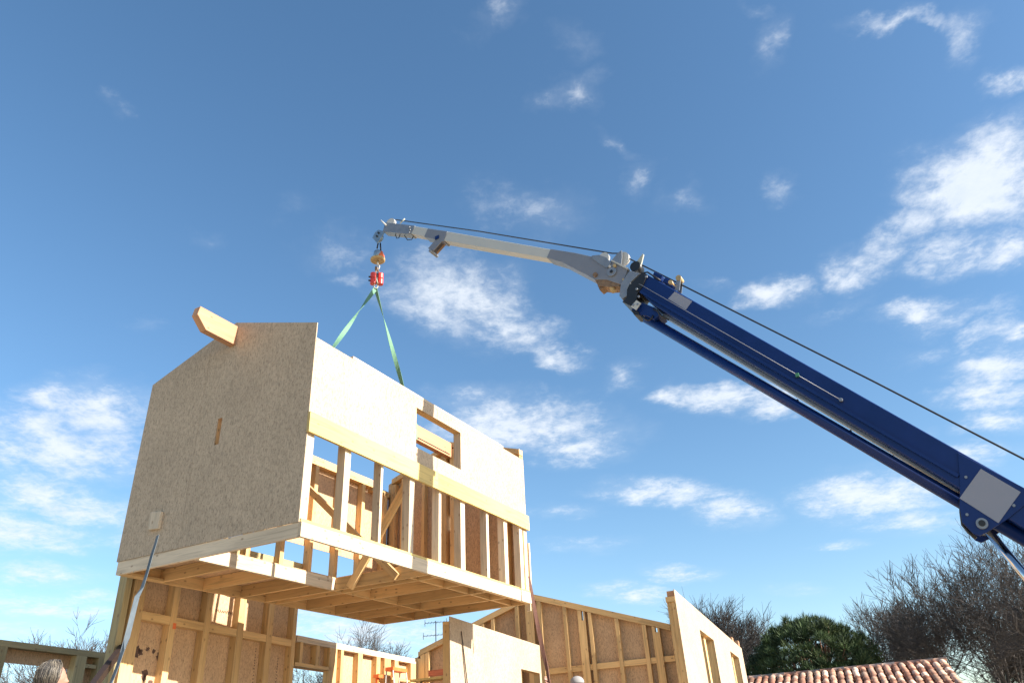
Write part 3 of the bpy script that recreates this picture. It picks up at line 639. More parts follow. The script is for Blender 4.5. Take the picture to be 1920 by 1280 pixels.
    zt = 9.62; zd = 9.355; zs = 9.087
    bm = new_bm(); lathe(bm, (X, 0, zd), [(0.05, 0.20), (0.075, 0.18), (0.085, 0.12), (0.07, 0.07), (0.06, 0.03)][::-1], 20); part('swivel', bm, BLUEG, t)
    bm = new_bm(); lathe(bm, (X+.055, 0.02, zd), [(0.075, 0.02), (0.07, 0.06), (0.035, 0.17)], 20); part('swivel_cone', bm, ORANGE, t)
    bm = new_bm(); lathe(bm, (X, 0, zd), [(0.11, -0.035), (0.138, -0.02), (0.138, 0.01), (0.12, 0.022)], 32); part('hook_weight', bm, YELLOW, t)
    hk = []
    for k in range(15):
        a = R(100-k*20); hk.append((X+math.cos(a)*0.045, 0, zs+0.085+math.sin(a)*0.055))
    bm = new_bm(); tube(bm, [(X, 0, zd-.02), (X, 0, zs+.15)]+hk, 0.016, 10, 0.009); part('hook', bm, NYLON, t)
    bm = new_bm(); box(bm, (X-.035, -0.03, zs+.02), (X-.01, 0.03, zs+.11)); part('hook_latch', bm, RUSTY, t)
    # hydraulic ram and column (column stands outside the picture)
    rp = [[8.067, 2.729], [8.262, 2.192]]
    d = Vector((rp[1][0]-rp[0][0], rp[1][1]-rp[0][1])).normalized()
    bm = new_bm(); tube(bm, [(rp[0][0], 0, rp[0][1]), (rp[0][0]+d.x*1.35, 0, rp[0][1]+d.y*1.35)], 0.043, 24); part('lift_ram', bm, CHROME, t)
    bm = new_bm(); e = (rp[0][0]+d.x*1.2, rp[0][1]+d.y*1.2); tube(bm, [(e[0], 0, e[1]), (e[0]+d.x*1.1, 0, e[1]+d.y*1.1)], 0.09, 24); part('ram_barrel', bm, BLUE, t)
    bm = new_bm(); prism(bm, [(9.55, 0.25), (10.6, 0.25), (10.55, 1.5), (10.0, 1.55), (9.7, 0.9)], -0.28, 0.28); part('crane_column', bm, BLUE, t, bevel=0.02)
    bm = new_bm(); box(bm, (9.2, -1.2, 0.0), (11.2, 1.2, 0.25)); part('crane_base', bm, BLACK, t, bevel=0.02)
GREENP = plain('green_clamp', (0.06, 0.22, 0.12), 0.5)
CREAM = plain('cream_plastic', (0.38, 0.38, 0.31), 0.6, 0, 0.15, 12)
BLUEG = plain('blue_grey_steel', (0.23, 0.31, 0.38), 0.4, 0.5, 0.15, 14)
crane()
def hoist():
    a0 = [0.011, 8.919]
    c = Vector((a0[0], 0, a0[1]))
    HK = frame((.97, .243, 0), (-.243, .97, 0), (0, 0, 1), CF @ Vector((c.x, 0, 0)))
    c = Vector((0, 0, c.z))
    t = thing('remote_hook', 'red double drum hook release unit hanging between crane hook and green slings', 'hoist hook', HK, tuple(c))
    for sx in (-1, 1):
        for k, zz in ((0, 0.062), (1, -0.062)):
            bm = new_bm(); tube(bm, [(c.x+sx*.065, 0, c.z+zz-.056), (c.x+sx*.065, 0, c.z+zz-.045), (c.x+sx*.065, 0, c.z+zz+.045), (c.x+sx*.065, 0, c.z+zz+.056)], 0.056, 20); part('red_drum', bm, RED, t, smooth=False, bevel=0.004)
        bm = new_bm(); box(bm, (c.x+sx*.02, -0.035, c.z-.10), (c.x+sx*.09, 0.035, c.z+.10)); part('red_casing', bm, RED, t)
    bm = new_bm(); box(bm, (c.x-.016, -0.03, c.z-.10), (c.x+.016, 0.03, c.z+.12)); part('steel_spine', bm, BLACK, t)
    bm = new_bm(); ring = [(c.x+.005+math.cos(a)*.03, 0, c.z+.15+math.sin(a)*.05) for a in [k*math.pi/8 for k in range(17)]]; tube(bm, ring, 0.011, 8); part('top_shackle', bm, RUSTY, t)
    bm = new_bm(); tube(bm, [(c.x-.012, -0.06, c.z-.01), (c.x-.004, -0.065, c.z-.07), (c.x+.018, -0.05, c.z-.13)], 0.012, 8); part('release_lever', bm, CREAM, t)
    bm = new_bm(); ring = [(c.x-.012+math.cos(a)*.035, 0, c.z-.155+math.sin(a)*.055) for a in [k*math.pi/8 for k in range(17)]]; tube(bm, ring, 0.012, 8); part('bottom_shackle', bm, CREAM, t)
    for zz in (0.03, -0.05):
        bm = new_bm(); disc(bm, (c.x-.135, -0.01, c.z+zz), (1, 0, 0), 0.016, 0.035, 12); part('side_button', bm, BLACK, t)
hoist()

# ---------------------------------------------------------------- straps
def strap_left():
    P = [[-3.8, 7.737, 3.179], [-3.791, 7.697, 3.074], [-3.792, 7.663, 2.946], [-3.784, 7.611, 2.759], [-3.757, 7.513, 2.598], [-3.738, 7.411, 2.497], [-3.702, 7.317, 2.323], [-3.668, 7.222, 2.096], [-3.662, 7.169, 1.966], [-3.653, 7.117, 1.854], [-3.651, 7.062, 1.723], [-3.647, 7.008, 1.614]]
    bm = new_bm(); n = len(P); wd = []
    for k in range(n):
        a = (-.45, -.45, -.5, -.5, -.5, .4, .55, .45, -.45, -.5, -.5, .4)[k]
        wd.append((math.cos(a), math.sin(a), 0.0))
    ribbon(bm, P, [.034, .036, .04, .042, .044, .044, .046, .048, .045, .044, .04, .04], 0.004, wd)
    solo('hanging_strap', bm, STRAP, 'loose grey blue webbing strap hanging from the yellow block on the gable', 'strap', base=tuple(P[0]))
strap_left()
def strap_right():
    P = [[0.029, 12.9, 3.631], [0.055, 12.9, 3.372], [0.093, 12.95, 3.043], [0.138, 12.999, 2.719], [0.177, 12.999, 2.436], [0.212, 12.998, 2.237], [0.231, 12.998, 2.05], [0.238, 12.998, 1.927]]
    bm = new_bm(); ribbon(bm, P, [.025, .045, .062, .07, .062, .05, .04, .04], 0.02, [(1, 0.3, 0), (1, 0.3, 0), (1, 0.2, 0), (1, 0, 0), (1, -0.2, 0), (1, -0.4, 0), (1, -0.5, 0), (1, -.5, 0)])
    solo('guide_strap', bm, BSTRAP, 'taut brown webbing guide line running from the lifted section down to a raised hand', 'strap', base=tuple(P[0]))
strap_right()

# ---------------------------------------------------------------- ground floor walls
def wall_e():
    p = 8.6; s0, s1 = 7.98, 11.70
    t = thing('tall_wall_frame', 'tall shaded stud wall with chipboard back and dark stains, directly below the lifted section', 'wall frame', HF, (s0, p, 0.15))
    bm = new_bm(); sheet(bm, s0, s1, 0.16, 3.74, p+.122, p+.134); pn = part('wall_panel', bm, OSBI, t)
    st = [(8.027000000000001, 8.242), (8.766, 8.877), (9.443, 9.567), (10.177, 10.328), (10.912, 11.051), (11.599, 11.781)]
    for a, b in st: bpart('stud', (a, p, 0.20), (min(b, s1), p+.12, 3.66), TIM, t)
    bpart('edge_post', (s0-.1, p+.0, 0.16), (s0-.002, p+.13, 3.70), TIMG, t, 'greenish edge post at the left end')
    bpart('top_plate', (s0, p, 3.662), (s1, p+.12, 3.735), TIM, t)
    bpart('bottom_plate', (s0, p, 0.155), (s1, p+.12, 0.198), TIM, t)
    zr = 3.03
    for (a0, b0), (a1, b1) in zip(st, st[1:]): bpart('rail', (b0+.002, p+.004, zr-.11), (a1-.002, p+.12, zr), TIM, t)
    # stains and handwriting on the chipboard
    def blob(cx, cz, rx, rz):
        bm = new_bm(); n = 16; ring = []
        for k in range(n):
            a = 2*math.pi*k/n; q = random.uniform(.6, 1.25); ring.append((cx+math.cos(a)*rx*q, cz+math.sin(a)*rz*q))
        prism(bm, ring, p+.119, p+.1215); part('stain', bm, STAIN, pn)
    for cx, cz, rx, rz in [(8.365, 2.526, 0.07, 0.085), (8.438, 2.533, 0.05, 0.05), (8.558, 2.586, 0.035, 0.03), (8.669, 2.569, 0.035, 0.035), (8.791, 2.511, 0.06, 0.06), (8.574, 2.275, 0.06, 0.075), (8.577, 2.222, 0.05, 0.05), (8.711, 2.178, 0.05, 0.035)]: blob(cx, cz, rx, rz)
    q = [8.857, 2.91]
    bm = new_bm(); box(bm, (q[0]-.03, p-.003, q[1]-.04), (q[0]+.03, p-.0005, q[1]+.04)); part('orange_tag', bm, ORANGE, t)
    # illegible pencilled word
    a = [9.77, 3.296]; b = [10.307, 3.291]
    bm = new_bm(); n = 56
    rnd = random.Random(3)
    pts = [(a[0]+(b[0]-a[0])*k/n+.008*math.sin(k*1.3), p+.118, a[1]-.02+(b[1]-a[1])*k/n+.028*math.sin(k*1.15)*rnd.uniform(.4, 1)) for k in range(n+1)]
    tube(bm, pts, 0.004, 4); part('pencil_scribble', bm, INK, pn)
    for x, y0, y1 in [(10.825, 2.304, 2.818), (11.414, 2.3, 2.751)]:
        bm = new_bm(); z = y0; rn = random.Random(5)
        while z < y1:
            box(bm, (x-.012*rn.random(), p+.1195, z), (x+.012, p+.1212, z+.02)); z += .035+rn.random()*.02
        part('stamp_marks', bm, INK, pn)
wall_e()
def wall_f():
    p = 8.6; s0, s1 = 11.74, 16.12
    t = thing('low_wall_frame', 'sunlit open stud wall with window opening, right of the tall shaded wall', 'wall frame', HF, (s0, p, 0.15))
    z1 = 3.12
    wx0, wx1, wz = s0+.02, 12.793, 2.629
    bm = new_bm(); sheet(bm, s0, s1, 0.16, z1-.03, p+.122, p+.134, holes=[(wx0, wx1, 1.2, wz-.02)]); part('wall_panel', bm, OSBI, t)
    bpart('top_plate', (s0, p, z1-.10), (s1, p+.12, z1-.052), TIM2, t)
    bpart('top_plate', (s0, p-.004, z1-.05), (s1-.05, p+.13, z1), TIM2, t)
    bpart('window_head', (s0, p, wz), (wx1+.06, p+.12, wz+.055), TIM, t)
    for a, b in [(11.855, 11.931), (12.336, 12.442), (12.762, 13.006), (13.14, 13.23), (13.745, 13.901), (14.438, 14.586), (14.758, 15.01), (15.179, 15.339), (15.885, 16.144)]:
        z0 = 0.2 if a > wx1-.05 or a < s0+.1 else wz+.057
        bpart('stud', (a, p, z0), (min(b, s1), p+.12, z1-.102), TIM, t)
    bpart('cross_rail', (15.072, p+.005, 2.674-.04), (s1-.02, p+.06, 2.674), TIM, t)
    bpart('bottom_plate', (s0, p, 0.155), (s1, p+.12, 0.198), TIM, t)
wall_f()
def wall_g():
    p = 12.1; s0, s1 = 8.0, 12.6
    t = thing('far_left_wall_frame', 'shaded greenish timber wall frame with a long window opening, at the far left', 'wall frame', HF, (s0, p, 0.15))
    z1 = 3.10; zh = 3.007; zo = 2.8
    xa, xb = 9.004, 10.338
    bpart('top_plate', (s0, p, zh), (s1, p+.14, z1), TIMG, t)
    bm = new_bm(); sheet(bm, s0, s1, 0.16, z1-.01, p+.142, p+.154, holes=[(xa, xb, 1.1, zo)]); part('wall_panel', bm, OSBI, t)
    for x0, x1 in [(8.739, 9.035), (10.338, 10.553), (10.809, 10.923)]:
        bpart('stud', (x0, p, 0.2), (x1, p+.14, zh-.002), TIMG, t)
    bpart('rail', (10.531+.002, p+.01, zh-.18), (10.787-.002, p+.13, zh-.12), TIMG, t)
    bpart('rail', (10.901+.002, p+.01, zh-.18), (s1, p+.13, zh-.12), TIMG, t)
    bpart('bottom_plate', (s0, p, 0.155), (s1, p+.14, 0.198), TIMG, t)
wall_g()
def wall_c():
    s = 16.2
    def zc(p): return 4.2-.328*abs(p-5.85)
    t = thing('gable_wall_frame', 'long shaded gable stud wall with small slots under its sloping top, behind the others', 'wall frame', HF, (s, 5.85, 0.15))
    wides = [(8.616, 8.429, 8.59, 8.536, 3.28, 3.13), (7.139, 6.973, 7.099, 7.04, 3.771, 3.664), (5.979, 5.806, 5.92, 5.871, 3.992, 3.897), (4.807, 4.65, 4.729, 4.687, 3.777, 3.508), (3.274, 3.123, 3.211, 3.164, 3.269, 3.11)]
    holes = [(min(w[2], w[3]), max(w[2], w[3]), min(w[4], w[5]), max(w[4], w[5])) for w in wides]
    bm = new_bm(); sheet(bm, 2.9, 8.55, 0.16, lambda p: zc(p)-.015, s+.122, s+.134, 'yz', holes=[(a-.02, b+.03, c_, min(d+.05, zc(a)-.03)) for a, b, c_, d in holes], cuts=(5.85,)); part('wall_panel', bm, OSBI, t)
    for (a, b), h in zip([(min(w[0], w[1]), max(w[0], w[1])) for w in wides], holes):
        m = (a+b)/2
        bm = new_bm(); sheet(bm, a, b, 0.2, lambda p: zc(p)-.125, s, s+.12, 'yz', holes=[h], cuts=(5.85,)); part('double_stud', bm, TIM, t)
    for a, b in [[8.629, 8.736], [8.323, 8.416], [6.725, 6.796], [6.143, 6.222], [5.612, 5.709], [5.055, 5.127], [4.511, 4.586], [3.945, 4.023], [3.391, 3.472]]:
        bm = new_bm(); sheet(bm, a, b, 0.2, lambda p: zc(p)-.125, s, s+.12, 'yz'); part('stud', bm, TIM, t)
    for a, b in ((2.9, 5.85), (5.85, 8.55)):
        bm = new_bm(); prism(bm, [(a, zc(a)-.12), (b, zc(b)-.12), (b, zc(b)), (a, zc(a))], s-.004, s+.125, 'yz'); part('sloping_plate', bm, TIM, t)
    bm = new_bm(); box(bm, (s+.03, 2.9, 2.54), (s+.118, 5.6, 2.65)); part('rail', bm, TIM, t)
    bpart('bottom_plate', (s, 2.9, 0.155), (s+.12, 8.55, 0.198), TIM, t)
wall_c()
def wall_d():
    p = 5.65; s0, s1 = 11.74, 16.05
    t = thing('inner_wall_panel', 'sunlit chipboard wall panel in the middle, its top left corner in shadow', 'wall panel', HF, (s0, p, 0.15))
    w = [[14.881, 2.549], [15.942, 2.546]]
    bm = new_bm(); sheet(bm, s0, s1, 0.16, 3.095, p, p+.012, holes=[(w[0][0], min(w[1][0], s1-.1), 1.3, w[0][1])]); part('wall_panel', bm, OSBO, t)
    z1 = 3.02
    for a, b in ((s0+.01, s0+.13), (s0+.6, s0+.66), (s0+1.3, s0+1.36), (s0+2.0, s0+2.06), (w[0][0]-.06, w[0][0]), (s1-.1, s1-.002)):
        bpart('stud', (a, p+.014, 0.2), (b, p+.134, z1-.05), TIM, t)
    bpart('top_plate', (s0+.01, p+.014, z1-.048), (s1, p+.134, z1), TIM, t)
    bpart('bottom_plate', (s0+.01, p+.014, 0.155), (s1, p+.134, 0.198), TIM, t)
    bpart('window_head', (w[0][0], p+.014, w[0][1]+.002), (s1-.1, p+.134, w[0][1]+.06), TIM, t)
    # thin dark line slanting down just in front of the sheet
    a = [12.136, 2.91]; b = [12.333, 2.086]
    bm = new_bm(); tube(bm, [(a[0], p-.02, a[1]), (b[0], p-.02, b[1])], 0.008, 6); part('thin_dark_line', bm, DARKW, t)
wall_d()
def wall_h():
    p = 2.6; s0, s1 = 15.56, 26.4
    t = thing('sunlit_side_wall', 'pale sunlit chipboard side wall with two tall openings, at the right beside the tiled roof', 'wall panel', HF, (s0, p, 0.15))
    w1 = [[18.106, 3.33], [20.15, 3.346]]; w2 = [[23.168, 3.379], [25.099, 3.416]]
    z1 = 3.77
    bm = new_bm(); sheet(bm, s0, s1, 0.16, z1, p, p+.012, holes=[(w1[0][0], w1[1][0], 0.9, w1[0][1]), (w2[0][0], w2[1][0], 0.9, w2[0][1])]); part('wall_panel', bm, OSBO, t)
    # end face: doubled posts and plates
    bpart('end_post', (s0+.01, p+.014, 0.2), (s0+.07, p+.095, z1-.235), TIM, t)
    bpart('end_post', (s0+.025, p+.097, 0.2), (s0+.09, p+.18, z1-.235), TIM, t)
    bpart('end_plate', (s0-.01, p+.014, z1-.23), (s1, p+.19, z1-.13), TIM, t)
    bpart('end_plate', (s0+.02, p+.014, z1-.128), (s1, p+.155, z1-.02), TIMR, t)
    for w in (w1, w2):
        a, b, z = w[0][0], w[1][0], w[0][1]
        bpart('window_head', (a-.06, p+.014, z+.002), (b+.06, p+.19, z+.09), TIM, t)
        bpart('window_jamb', (a-.06, p+.014, 0.9), (a-.001, p+.19, z), TIM, t)
        bpart('window_jamb', (b+.001, p+.014, 0.9), (b+.06, p+.19, z), TIM, t)
        bpart('window_post', ((a+b)/2+.1, p+.10, 0.9), ((a+b)/2+.35, p+.19, z), TIM, t)
    for k in range(1, 13):
        a = s0+k*.82
        if not any(w[0][0]-.1 < a < w[1][0]+.1 for w in (w1, w2)): bpart('stud', (a, p+.014, 0.2), (a+.06, p+.17, z1-.235), TIM, t)
    q = [[23.884, 3.817], [25.459, 3.796]]
    bpart('rafter_end', (s1-1.9, p+.03, z1-.02), (s1-1.55, p+.25, z1+.13), TIMR, t)
    bpart('rafter_end', (s1-.35, p+.03, z1-.02), (s1-.05, p+.35, z1+.20), TIMR, t)
wall_h()

# small things on the floor of the site
def prop_left():
    a = Vector([-5.269, 10.222, 2.445]); b = Vector([-4.57, 8.442, 1.821])
    d = (b-a).normalized(); bm = new_bm(); e = b+d*((b.z-0.15)/-d.z)
    ribbon(bm, [a-d*.3, e], 0.10, 0.06, [(0, 0, 1), (0, 0, 1)])
    solo('slanting_prop', bm, DARKW, 'dark brown slanting timber prop between the far left frame and the tall wall', 'prop', base=tuple(e))
prop_left()
def ladder():
    q0, q1 = [14.475, 2.753], [15.07, 2.769]; p = 8.3; z = q0[1]
    t = thing('trestle', 'tall white metal trestle with bright orange top in front of the sunlit stud wall', 'trestle', HF, ((q0[0]+q1[0])/2, p, 0.15))
    bpart('orange_top', (q0[0], p-.06, z-.02), (q1[0], p+.12, z+.045), ORANGE, t)
    for x in (q0[0]+.02, q1[0]-.03):
        for y0, y1 in ((p-.05, p-.35), (p+.1, p+.22)):
            bm = new_bm(); tube(bm, [(x, y0, z-.02), (x, y1, 0.16)], 0.014, 8); part('leg', bm, NYLON, t)
    for zz in (z-.4, z-.8, z-1.2, z-1.6, z-2.0):
        bm = new_bm(); tube(bm, [(q0[0]+.02, p-.05-.3*(z-zz)/z, zz), (q1[0]-.03, p-.05-.3*(z-zz)/z, zz)], 0.012, 8); part('rung', bm, NYLON, t)
    q = [14.111, 2.603]
    bm = new_bm(); box(bm, (q[0]-.09, 8.30, q[1]-.03), (q[0]+.09, 8.42, q[1]+.03)); box(bm, (q[0]-.03, 8.36, 0.15), (q[0]+.03, 8.40, q[1]-.03))
    solo('orange_prop_head', bm, ORANGE, 'small orange prop head left of the orange topped trestle', 'prop', HF, (q[0], 8.36, 0.15))
ladder()
def planks():
    a = [7.876, 2.54]; b = [7.079, 2.508]; s = 14.5
    t = thing('scaffold_platform', 'low scaffold platform of pale planks and a red board, left of the middle wall panel', 'scaffold', HF, (s, (a[0]+b[0])/2, 0.15))
    bpart('plank', (s, b[0]-.3, a[1]-.05), (s+.22, a[0], a[1]-.01), TIMY, t); bpart('plank', (s+.23, b[0]-.3, a[1]-.045), (s+.45, a[0]-.1, a[1]-.005), TIM, t)
    rb = [[8.028, 2.774], [7.614, 2.778]]
    bpart('red_board', (15.6, rb[1][0]-.3, rb[0][1]-.10), (15.63, rb[0][0], rb[0][1]+.02), ORANGE2, t)
    for y in (b[0]-.2, a[0]-.15):
        bm = new_bm(); tube(bm, [(s+.2, y, 0.15), (s+.2, y, a[1]-.05)], 0.025, 8); part('scaffold_post', bm, GALV, t)
        bm = new_bm(); tube(bm, [(15.615, y-.1, 0.15), (15.615, y-.1, rb[0][1]-.10)], 0.025, 8); part('scaffold_post', bm, GALV, t)
ORANGE2 = wood('red_painted_board', (0.52, 0.16, 0.08), knots=0.2)
planks()
def antenna():
    x, y, r = 817, 1168, 26.0
    A = Vector([-3.058, 25.819, 5.159]); Bm = Vector([-3.062, 25.819, 4.687])
    t = thing('tv_antenna', 'black rooftop television antenna on a thin mast behind the middle wall panel', 'antenna', Matrix(), (A.x, A.y, 0))
    bm = new_bm(); tube(bm, [(A.x, A.y, 0), (A.x, A.y, A.z+.05)], 0.014, 8); part('mast', bm, BLACK, t)
    sidev = Vector(D2)*-1
    for (z, l0, l1, up) in ((A.z, -.35, .35, .05), (4.768, -.4, .42, .06)):
        c = Vector((A.x, A.y, z)); dv = Vector((1, .25, .06)).normalized(); nv = Vector((-.25, 1, 0)).normalized()
        bm = new_bm(); tube(bm, [c+dv*l0, c+dv*l1], 0.008, 6); bo = part('boom_rod', bm, BLACK, t)
        for k in range(8):
            q = c+dv*(l0+(l1-l0)*k/7); bm = new_bm(); tube(bm, [q-nv*.22+Vector((0, 0, .0)), q+nv*.22], 0.005, 5)
            if k in (0, 7): tube(bm, [q-Vector((0, 0, .1)), q+Vector((0, 0, .1))], 0.008, 5)
            part('element', bm, BLACK, bo)
antenna()

# ---------------------------------------------------------------- tiled roof house
def roof_house():
    A = Vector([13.313, 26.884, 3.182]); az = R(20.4)
    ra = Vector((math.cos(az), -math.sin(az), 0))      # along the ridge, to the right
    fw = Vector((-math.sin(az), -math.cos(az), 0))     # down the slope, toward the camera
    F = frame(ra, -fw, (0, 0, 1), (A.x, A.y, 0))       # x along ridge, -y toward camera
    L, slope, run = 12.0, math.tan(R(17)), 4.2; zr = A.z
    t = thing('tiled_house', 'small house with a pink and cream clay tile roof at the lower right', 'house', F)
    bm = bmesh.new(); tl = bm.loops.layers.color.new('tint'); rnd = random.Random(11)
    cols = [tuple(z*1.45 for z in c_) for c_ in [(.45, .33, .27), (.52, .41, .34), (.40, .28, .225), (.56, .48, .42), (.48, .36, .30), (.37, .27, .22), (.54, .45, .39)]]
    def tile(x, y0, y1, z0, z1, r0, r1, col, seg=7, up=1):
        a = []; b = []
        for k in range(seg+1):
            th = math.pi*k/seg
            a.append(bm.verts.new((x-math.cos(th)*r0, y0, z0+math.sin(th)*r0*.8*up)))
            b.append(bm.verts.new((x-math.cos(th)*r1, y1, z1+math.sin(th)*r1*.8*up)))
        fs = [bm.faces.new((a[k], a[k+1], b[k+1], b[k])) for k in range(seg)]+[bm.faces.new(b)]
        for f in fs:
            f.smooth = True
            for lp in f.loops: lp[tl] = (*col, 1)
    sp = 0.24; rl = 0.36; n = int(L/sp); m = int(run/rl)
    for i in range(n):
        x = -i*sp-.12
        for j in range(m):
            y0 = -j*rl; y1 = -(j+1)*rl-.06
            c = rnd.choice(cols); k = rnd.uniform(.8, 1.15); c = tuple(q*k for q in c); jx = rnd.gauss(0, .007); jz = rnd.gauss(0, .006)
            tile(x+jx, y0, y1+rnd.gauss(0, .01), zr-.03+y0*slope+jz, zr-.03+y1*slope+.035+jz, .085, .1, c)
            c2 = tuple(q*.9 for q in rnd.choice(cols)); tile(x-.12, y0, y1, zr-.04+y0*slope, zr-.04+y1*slope+.03, .075, .07, c2, 4, -.6)
    me = bpy.data.meshes.new('roof'); bm.to_mesh(me); bm.free()
    rf = part('roof', me, TILE, t)
    bm = bmesh.new(); tl = bm.loops.layers.color.new('tint')
    k = 0; x = 0.05
    while x > -L:
        c = rnd.choice(cols+[(.52, .46, .40), (.48, .27, .18)]); vs = []
        ra_, rb_ = .115, .10
        A_ = []; B_ = []
        for q in range(9):
            th = math.pi*q/8
            A_.append(bm.verts.new((x, -math.cos(th)*ra_, zr-.04+math.sin(th)*ra_))); B_.append(bm.verts.new((x-.42, -math.cos(th)*rb_, zr-.045+math.sin(th)*rb_)))
        for f in [bm.faces.new((A_[q], A_[q+1], B_[q+1], B_[q])) for q in range(8)]+[bm.faces.new(A_)]:
            f.smooth = True
            for lp in f.loops: lp[tl] = (*c, 1)
        x -= .39
    me = bpy.data.meshes.new('ridge_tiles'); bm.to_mesh(me); bm.free(); part('ridge_tiles', me, TILE, rf)
    # far slope, gable and walls
    bm = new_bm(); prism(bm, [(-run, zr-.12-run*slope), (0, zr-.12), (run, zr-.12-run*slope), (run, zr-.18-run*slope), (0, zr-.2), (-run, zr-.18-run*slope)], -L, 0.0, 'yz'); part('roof_deck', bm, RENDERW, rf)
    bm = new_bm(); box(bm, (-L+.2, -run+.4, 0), (-.25, run-.4, zr-.2-run*slope)); prism(bm, [(-run+.4, zr-.2-run*slope+.002), (run-.4, zr-.2-run*slope+.002), (0, zr-.22)], -L+.2, -.25, 'yz'); part('wall', bm, RENDERW, t)
roof_house()

# ---------------------------------------------------------------- trees
def fast_mesh(name, verts, faces, m, cols=None, smooth=False):
    me = bpy.data.meshes.new(name); me.from_pydata(verts, [], faces); me.materials.append(m)
    if cols is not None:
        at = me.color_attributes.new('tint', 'FLOAT_COLOR', 'CORNER')
        buf = []
        for f, c in zip(faces, cols): buf += [c[0], c[1], c[2], 1.0]*len(f)
        at.data.foreach_set('color', buf)
    if smooth: me.polygons.foreach_set('use_smooth', [True]*len(faces))
    return me
class Acc:
    def __init__(s): s.v = []; s.f = []
    def seg(s, a, b, ra, rb, n):
        d = (b-a); d.normalize(); o = d.orthogonal().normalized(); q = d.cross(o); k0 = len(s.v)
        for p, r in ((a, ra), (b, rb)):
            for i in range(n):
                t = 2*math.pi*i/n; s.v.append(tuple(p+o*(math.cos(t)*r)+q*(math.sin(t)*r)))
        for i in range(n):
            j = (i+1) % n; s.f.append((k0+i, k0+j, k0+n+j, k0+n+i))
def bare_tree(label, pos, h, spread, seed, levels=6, lean=(0, 0), group=None, trunk_r=None, twig=0.012, dens=1.0, first=0.25):
    rnd = random.Random(seed); tr = Acc(); cr = Acc()
    tr_r = trunk_r or h*.02
    def grow(p, d, length, r, lv, acc):
        n = 4 if lv > 1 else 3
        pts = [p]; q = p.copy(); dd = d.copy(); rads = [r]
        for k in range(n):
            dd = (dd+Vector((rnd.gauss(0, .085), rnd.gauss(0, .085), rnd.gauss(0.05, .06)))).normalized()
            q = q+dd*(length/n); pts.append(q.copy()); rads.append(max(r*(1-.55*(k+1)/n), twig*.55))
        for k in range(n): acc.seg(pts[k], pts[k+1], rads[k], rads[k+1], 6 if r > .05 else (4 if r > .02 else 3))
        if lv <= 0: return
        nch = (3, 4, 4, 4, 4, 4, 4)[min(lv, 6)]
        nch = max(2, int(round(nch*dens+rnd.random()*1.2-.3)))
        for c in range(nch):
            f = rnd.uniform(.3, 1.0) if c else 1.0
            x = f*n; i = min(int(x), n-1); bp = pts[i].lerp(pts[i+1], x-i)
            br = (rads[i]+(rads[i+1]-rads[i])*(x-i))
            ax = Vector((rnd.gauss(0, 1), rnd.gauss(0, 1), rnd.gauss(0, .6))); ax = (ax-dd*ax.dot(dd)).normalized()
            ang = R(rnd.uniform(14, 26)) if c == 0 else R(rnd.uniform(24, 55))*spread
            nd = (dd*math.cos(ang)+ax*math.sin(ang)).normalized()
            grow(bp, nd, length*rnd.uniform(.60, .86), max(br*rnd.uniform(.5, .72), twig), lv-1, cr)
    base = Vector(pos)
    # trunk
    P = Vector((0, 0, 0)); d = Vector((lean[0], lean[1], 1)).normalized(); n = 6; tl = h*first
    pts = [P.copy()]
    for k in range(n): P = P+(d+Vector((rnd.gauss(0, .04), rnd.gauss(0, .04), 0)))*(tl/n); pts.append(P.copy())
    for k in range(n): tr.seg(pts[k], pts[k+1], tr_r*(1.25-.5*k/n), tr_r*(1.25-.5*(k+1)/n), 10)
    nl = 5
    for c in range(nl):
        a = 2*math.pi*c/nl+rnd.random(); ang = R(rnd.uniform(12, 42))*spread if c else R(5)
        nd = Vector((math.cos(a)*math.sin(ang)+lean[0], math.sin(a)*math.sin(ang)+lean[1], math.cos(ang))).normalized()
        grow(pts[-1-(c % 3)], nd, h*.27*rnd.uniform(.85, 1.1), tr_r*.55, levels-1, cr)
    t = thing('bare_tree', label, 'tree', Matrix(), tuple(base), group)
    for nm, acc, m in (('trunk', tr, BARK), ('crown', cr, TWIG)):
        me = fast_mesh(nm, acc.v, acc.f, m, smooth=True); o = bpy.data.objects.new(nm, me); C.objects.link(o); o.parent = t
    return t
def at(x, y): return (x, y, 0)
def polar(az, r): return (math.sin(R(az))*r, math.cos(R(az))*r, 0)
GR = 'bare winter trees behind the site'
bare_tree('large bare tree at the far right edge behind the crane ram', polar(33.5, 33), 7.2, 1.1, 3, 6, group=GR, dens=1.0, twig=.009)
bare_tree('tall bare tree at right with upright branches, left of the crane ram', polar(29.2, 38), 8.0, .9, 8, 6, group=GR, dens=.95, twig=.010)
bare_tree('bare tree standing right behind the end of the tiled roof ridge', polar(25.8, 43), 8.0, .85, 5, 6, group=GR, dens=.92, twig=.011)
bare_tree('thin bare tree just right of the dark pine', polar(23.6, 47), 7.8, .8, 14, 6, group=GR, dens=.9, twig=.012)
bare_tree('dense tangled brown bare tree filling the lower right corner', polar(31.0, 42), 5.8, 1.1, 21, 6, group=GR, dens=1.1, twig=.011)
bare_tree('bare tree in the right corner beyond the tangled one', polar(36.5, 45), 7.0, 1.0, 33, 6, group=GR, dens=.9, twig=.011)
bare_tree('rounded grey bare tree behind the sunlit side wall', polar(12.9, 44), 8.6, .95, 44, 6, group=GR, dens=1.05, twig=.011)
bare_tree('bare tree above the far left wall frame beside the tall wall', polar(-28.9, 40), 7.4, 1.0, 51, 6, group=GR, dens=1.05, twig=.010)
bare_tree('bare tree at the far left edge seen through the wall opening', polar(-35.5, 42), 6.4, 1.0, 62, 6, group=GR, dens=1.0, twig=.010)
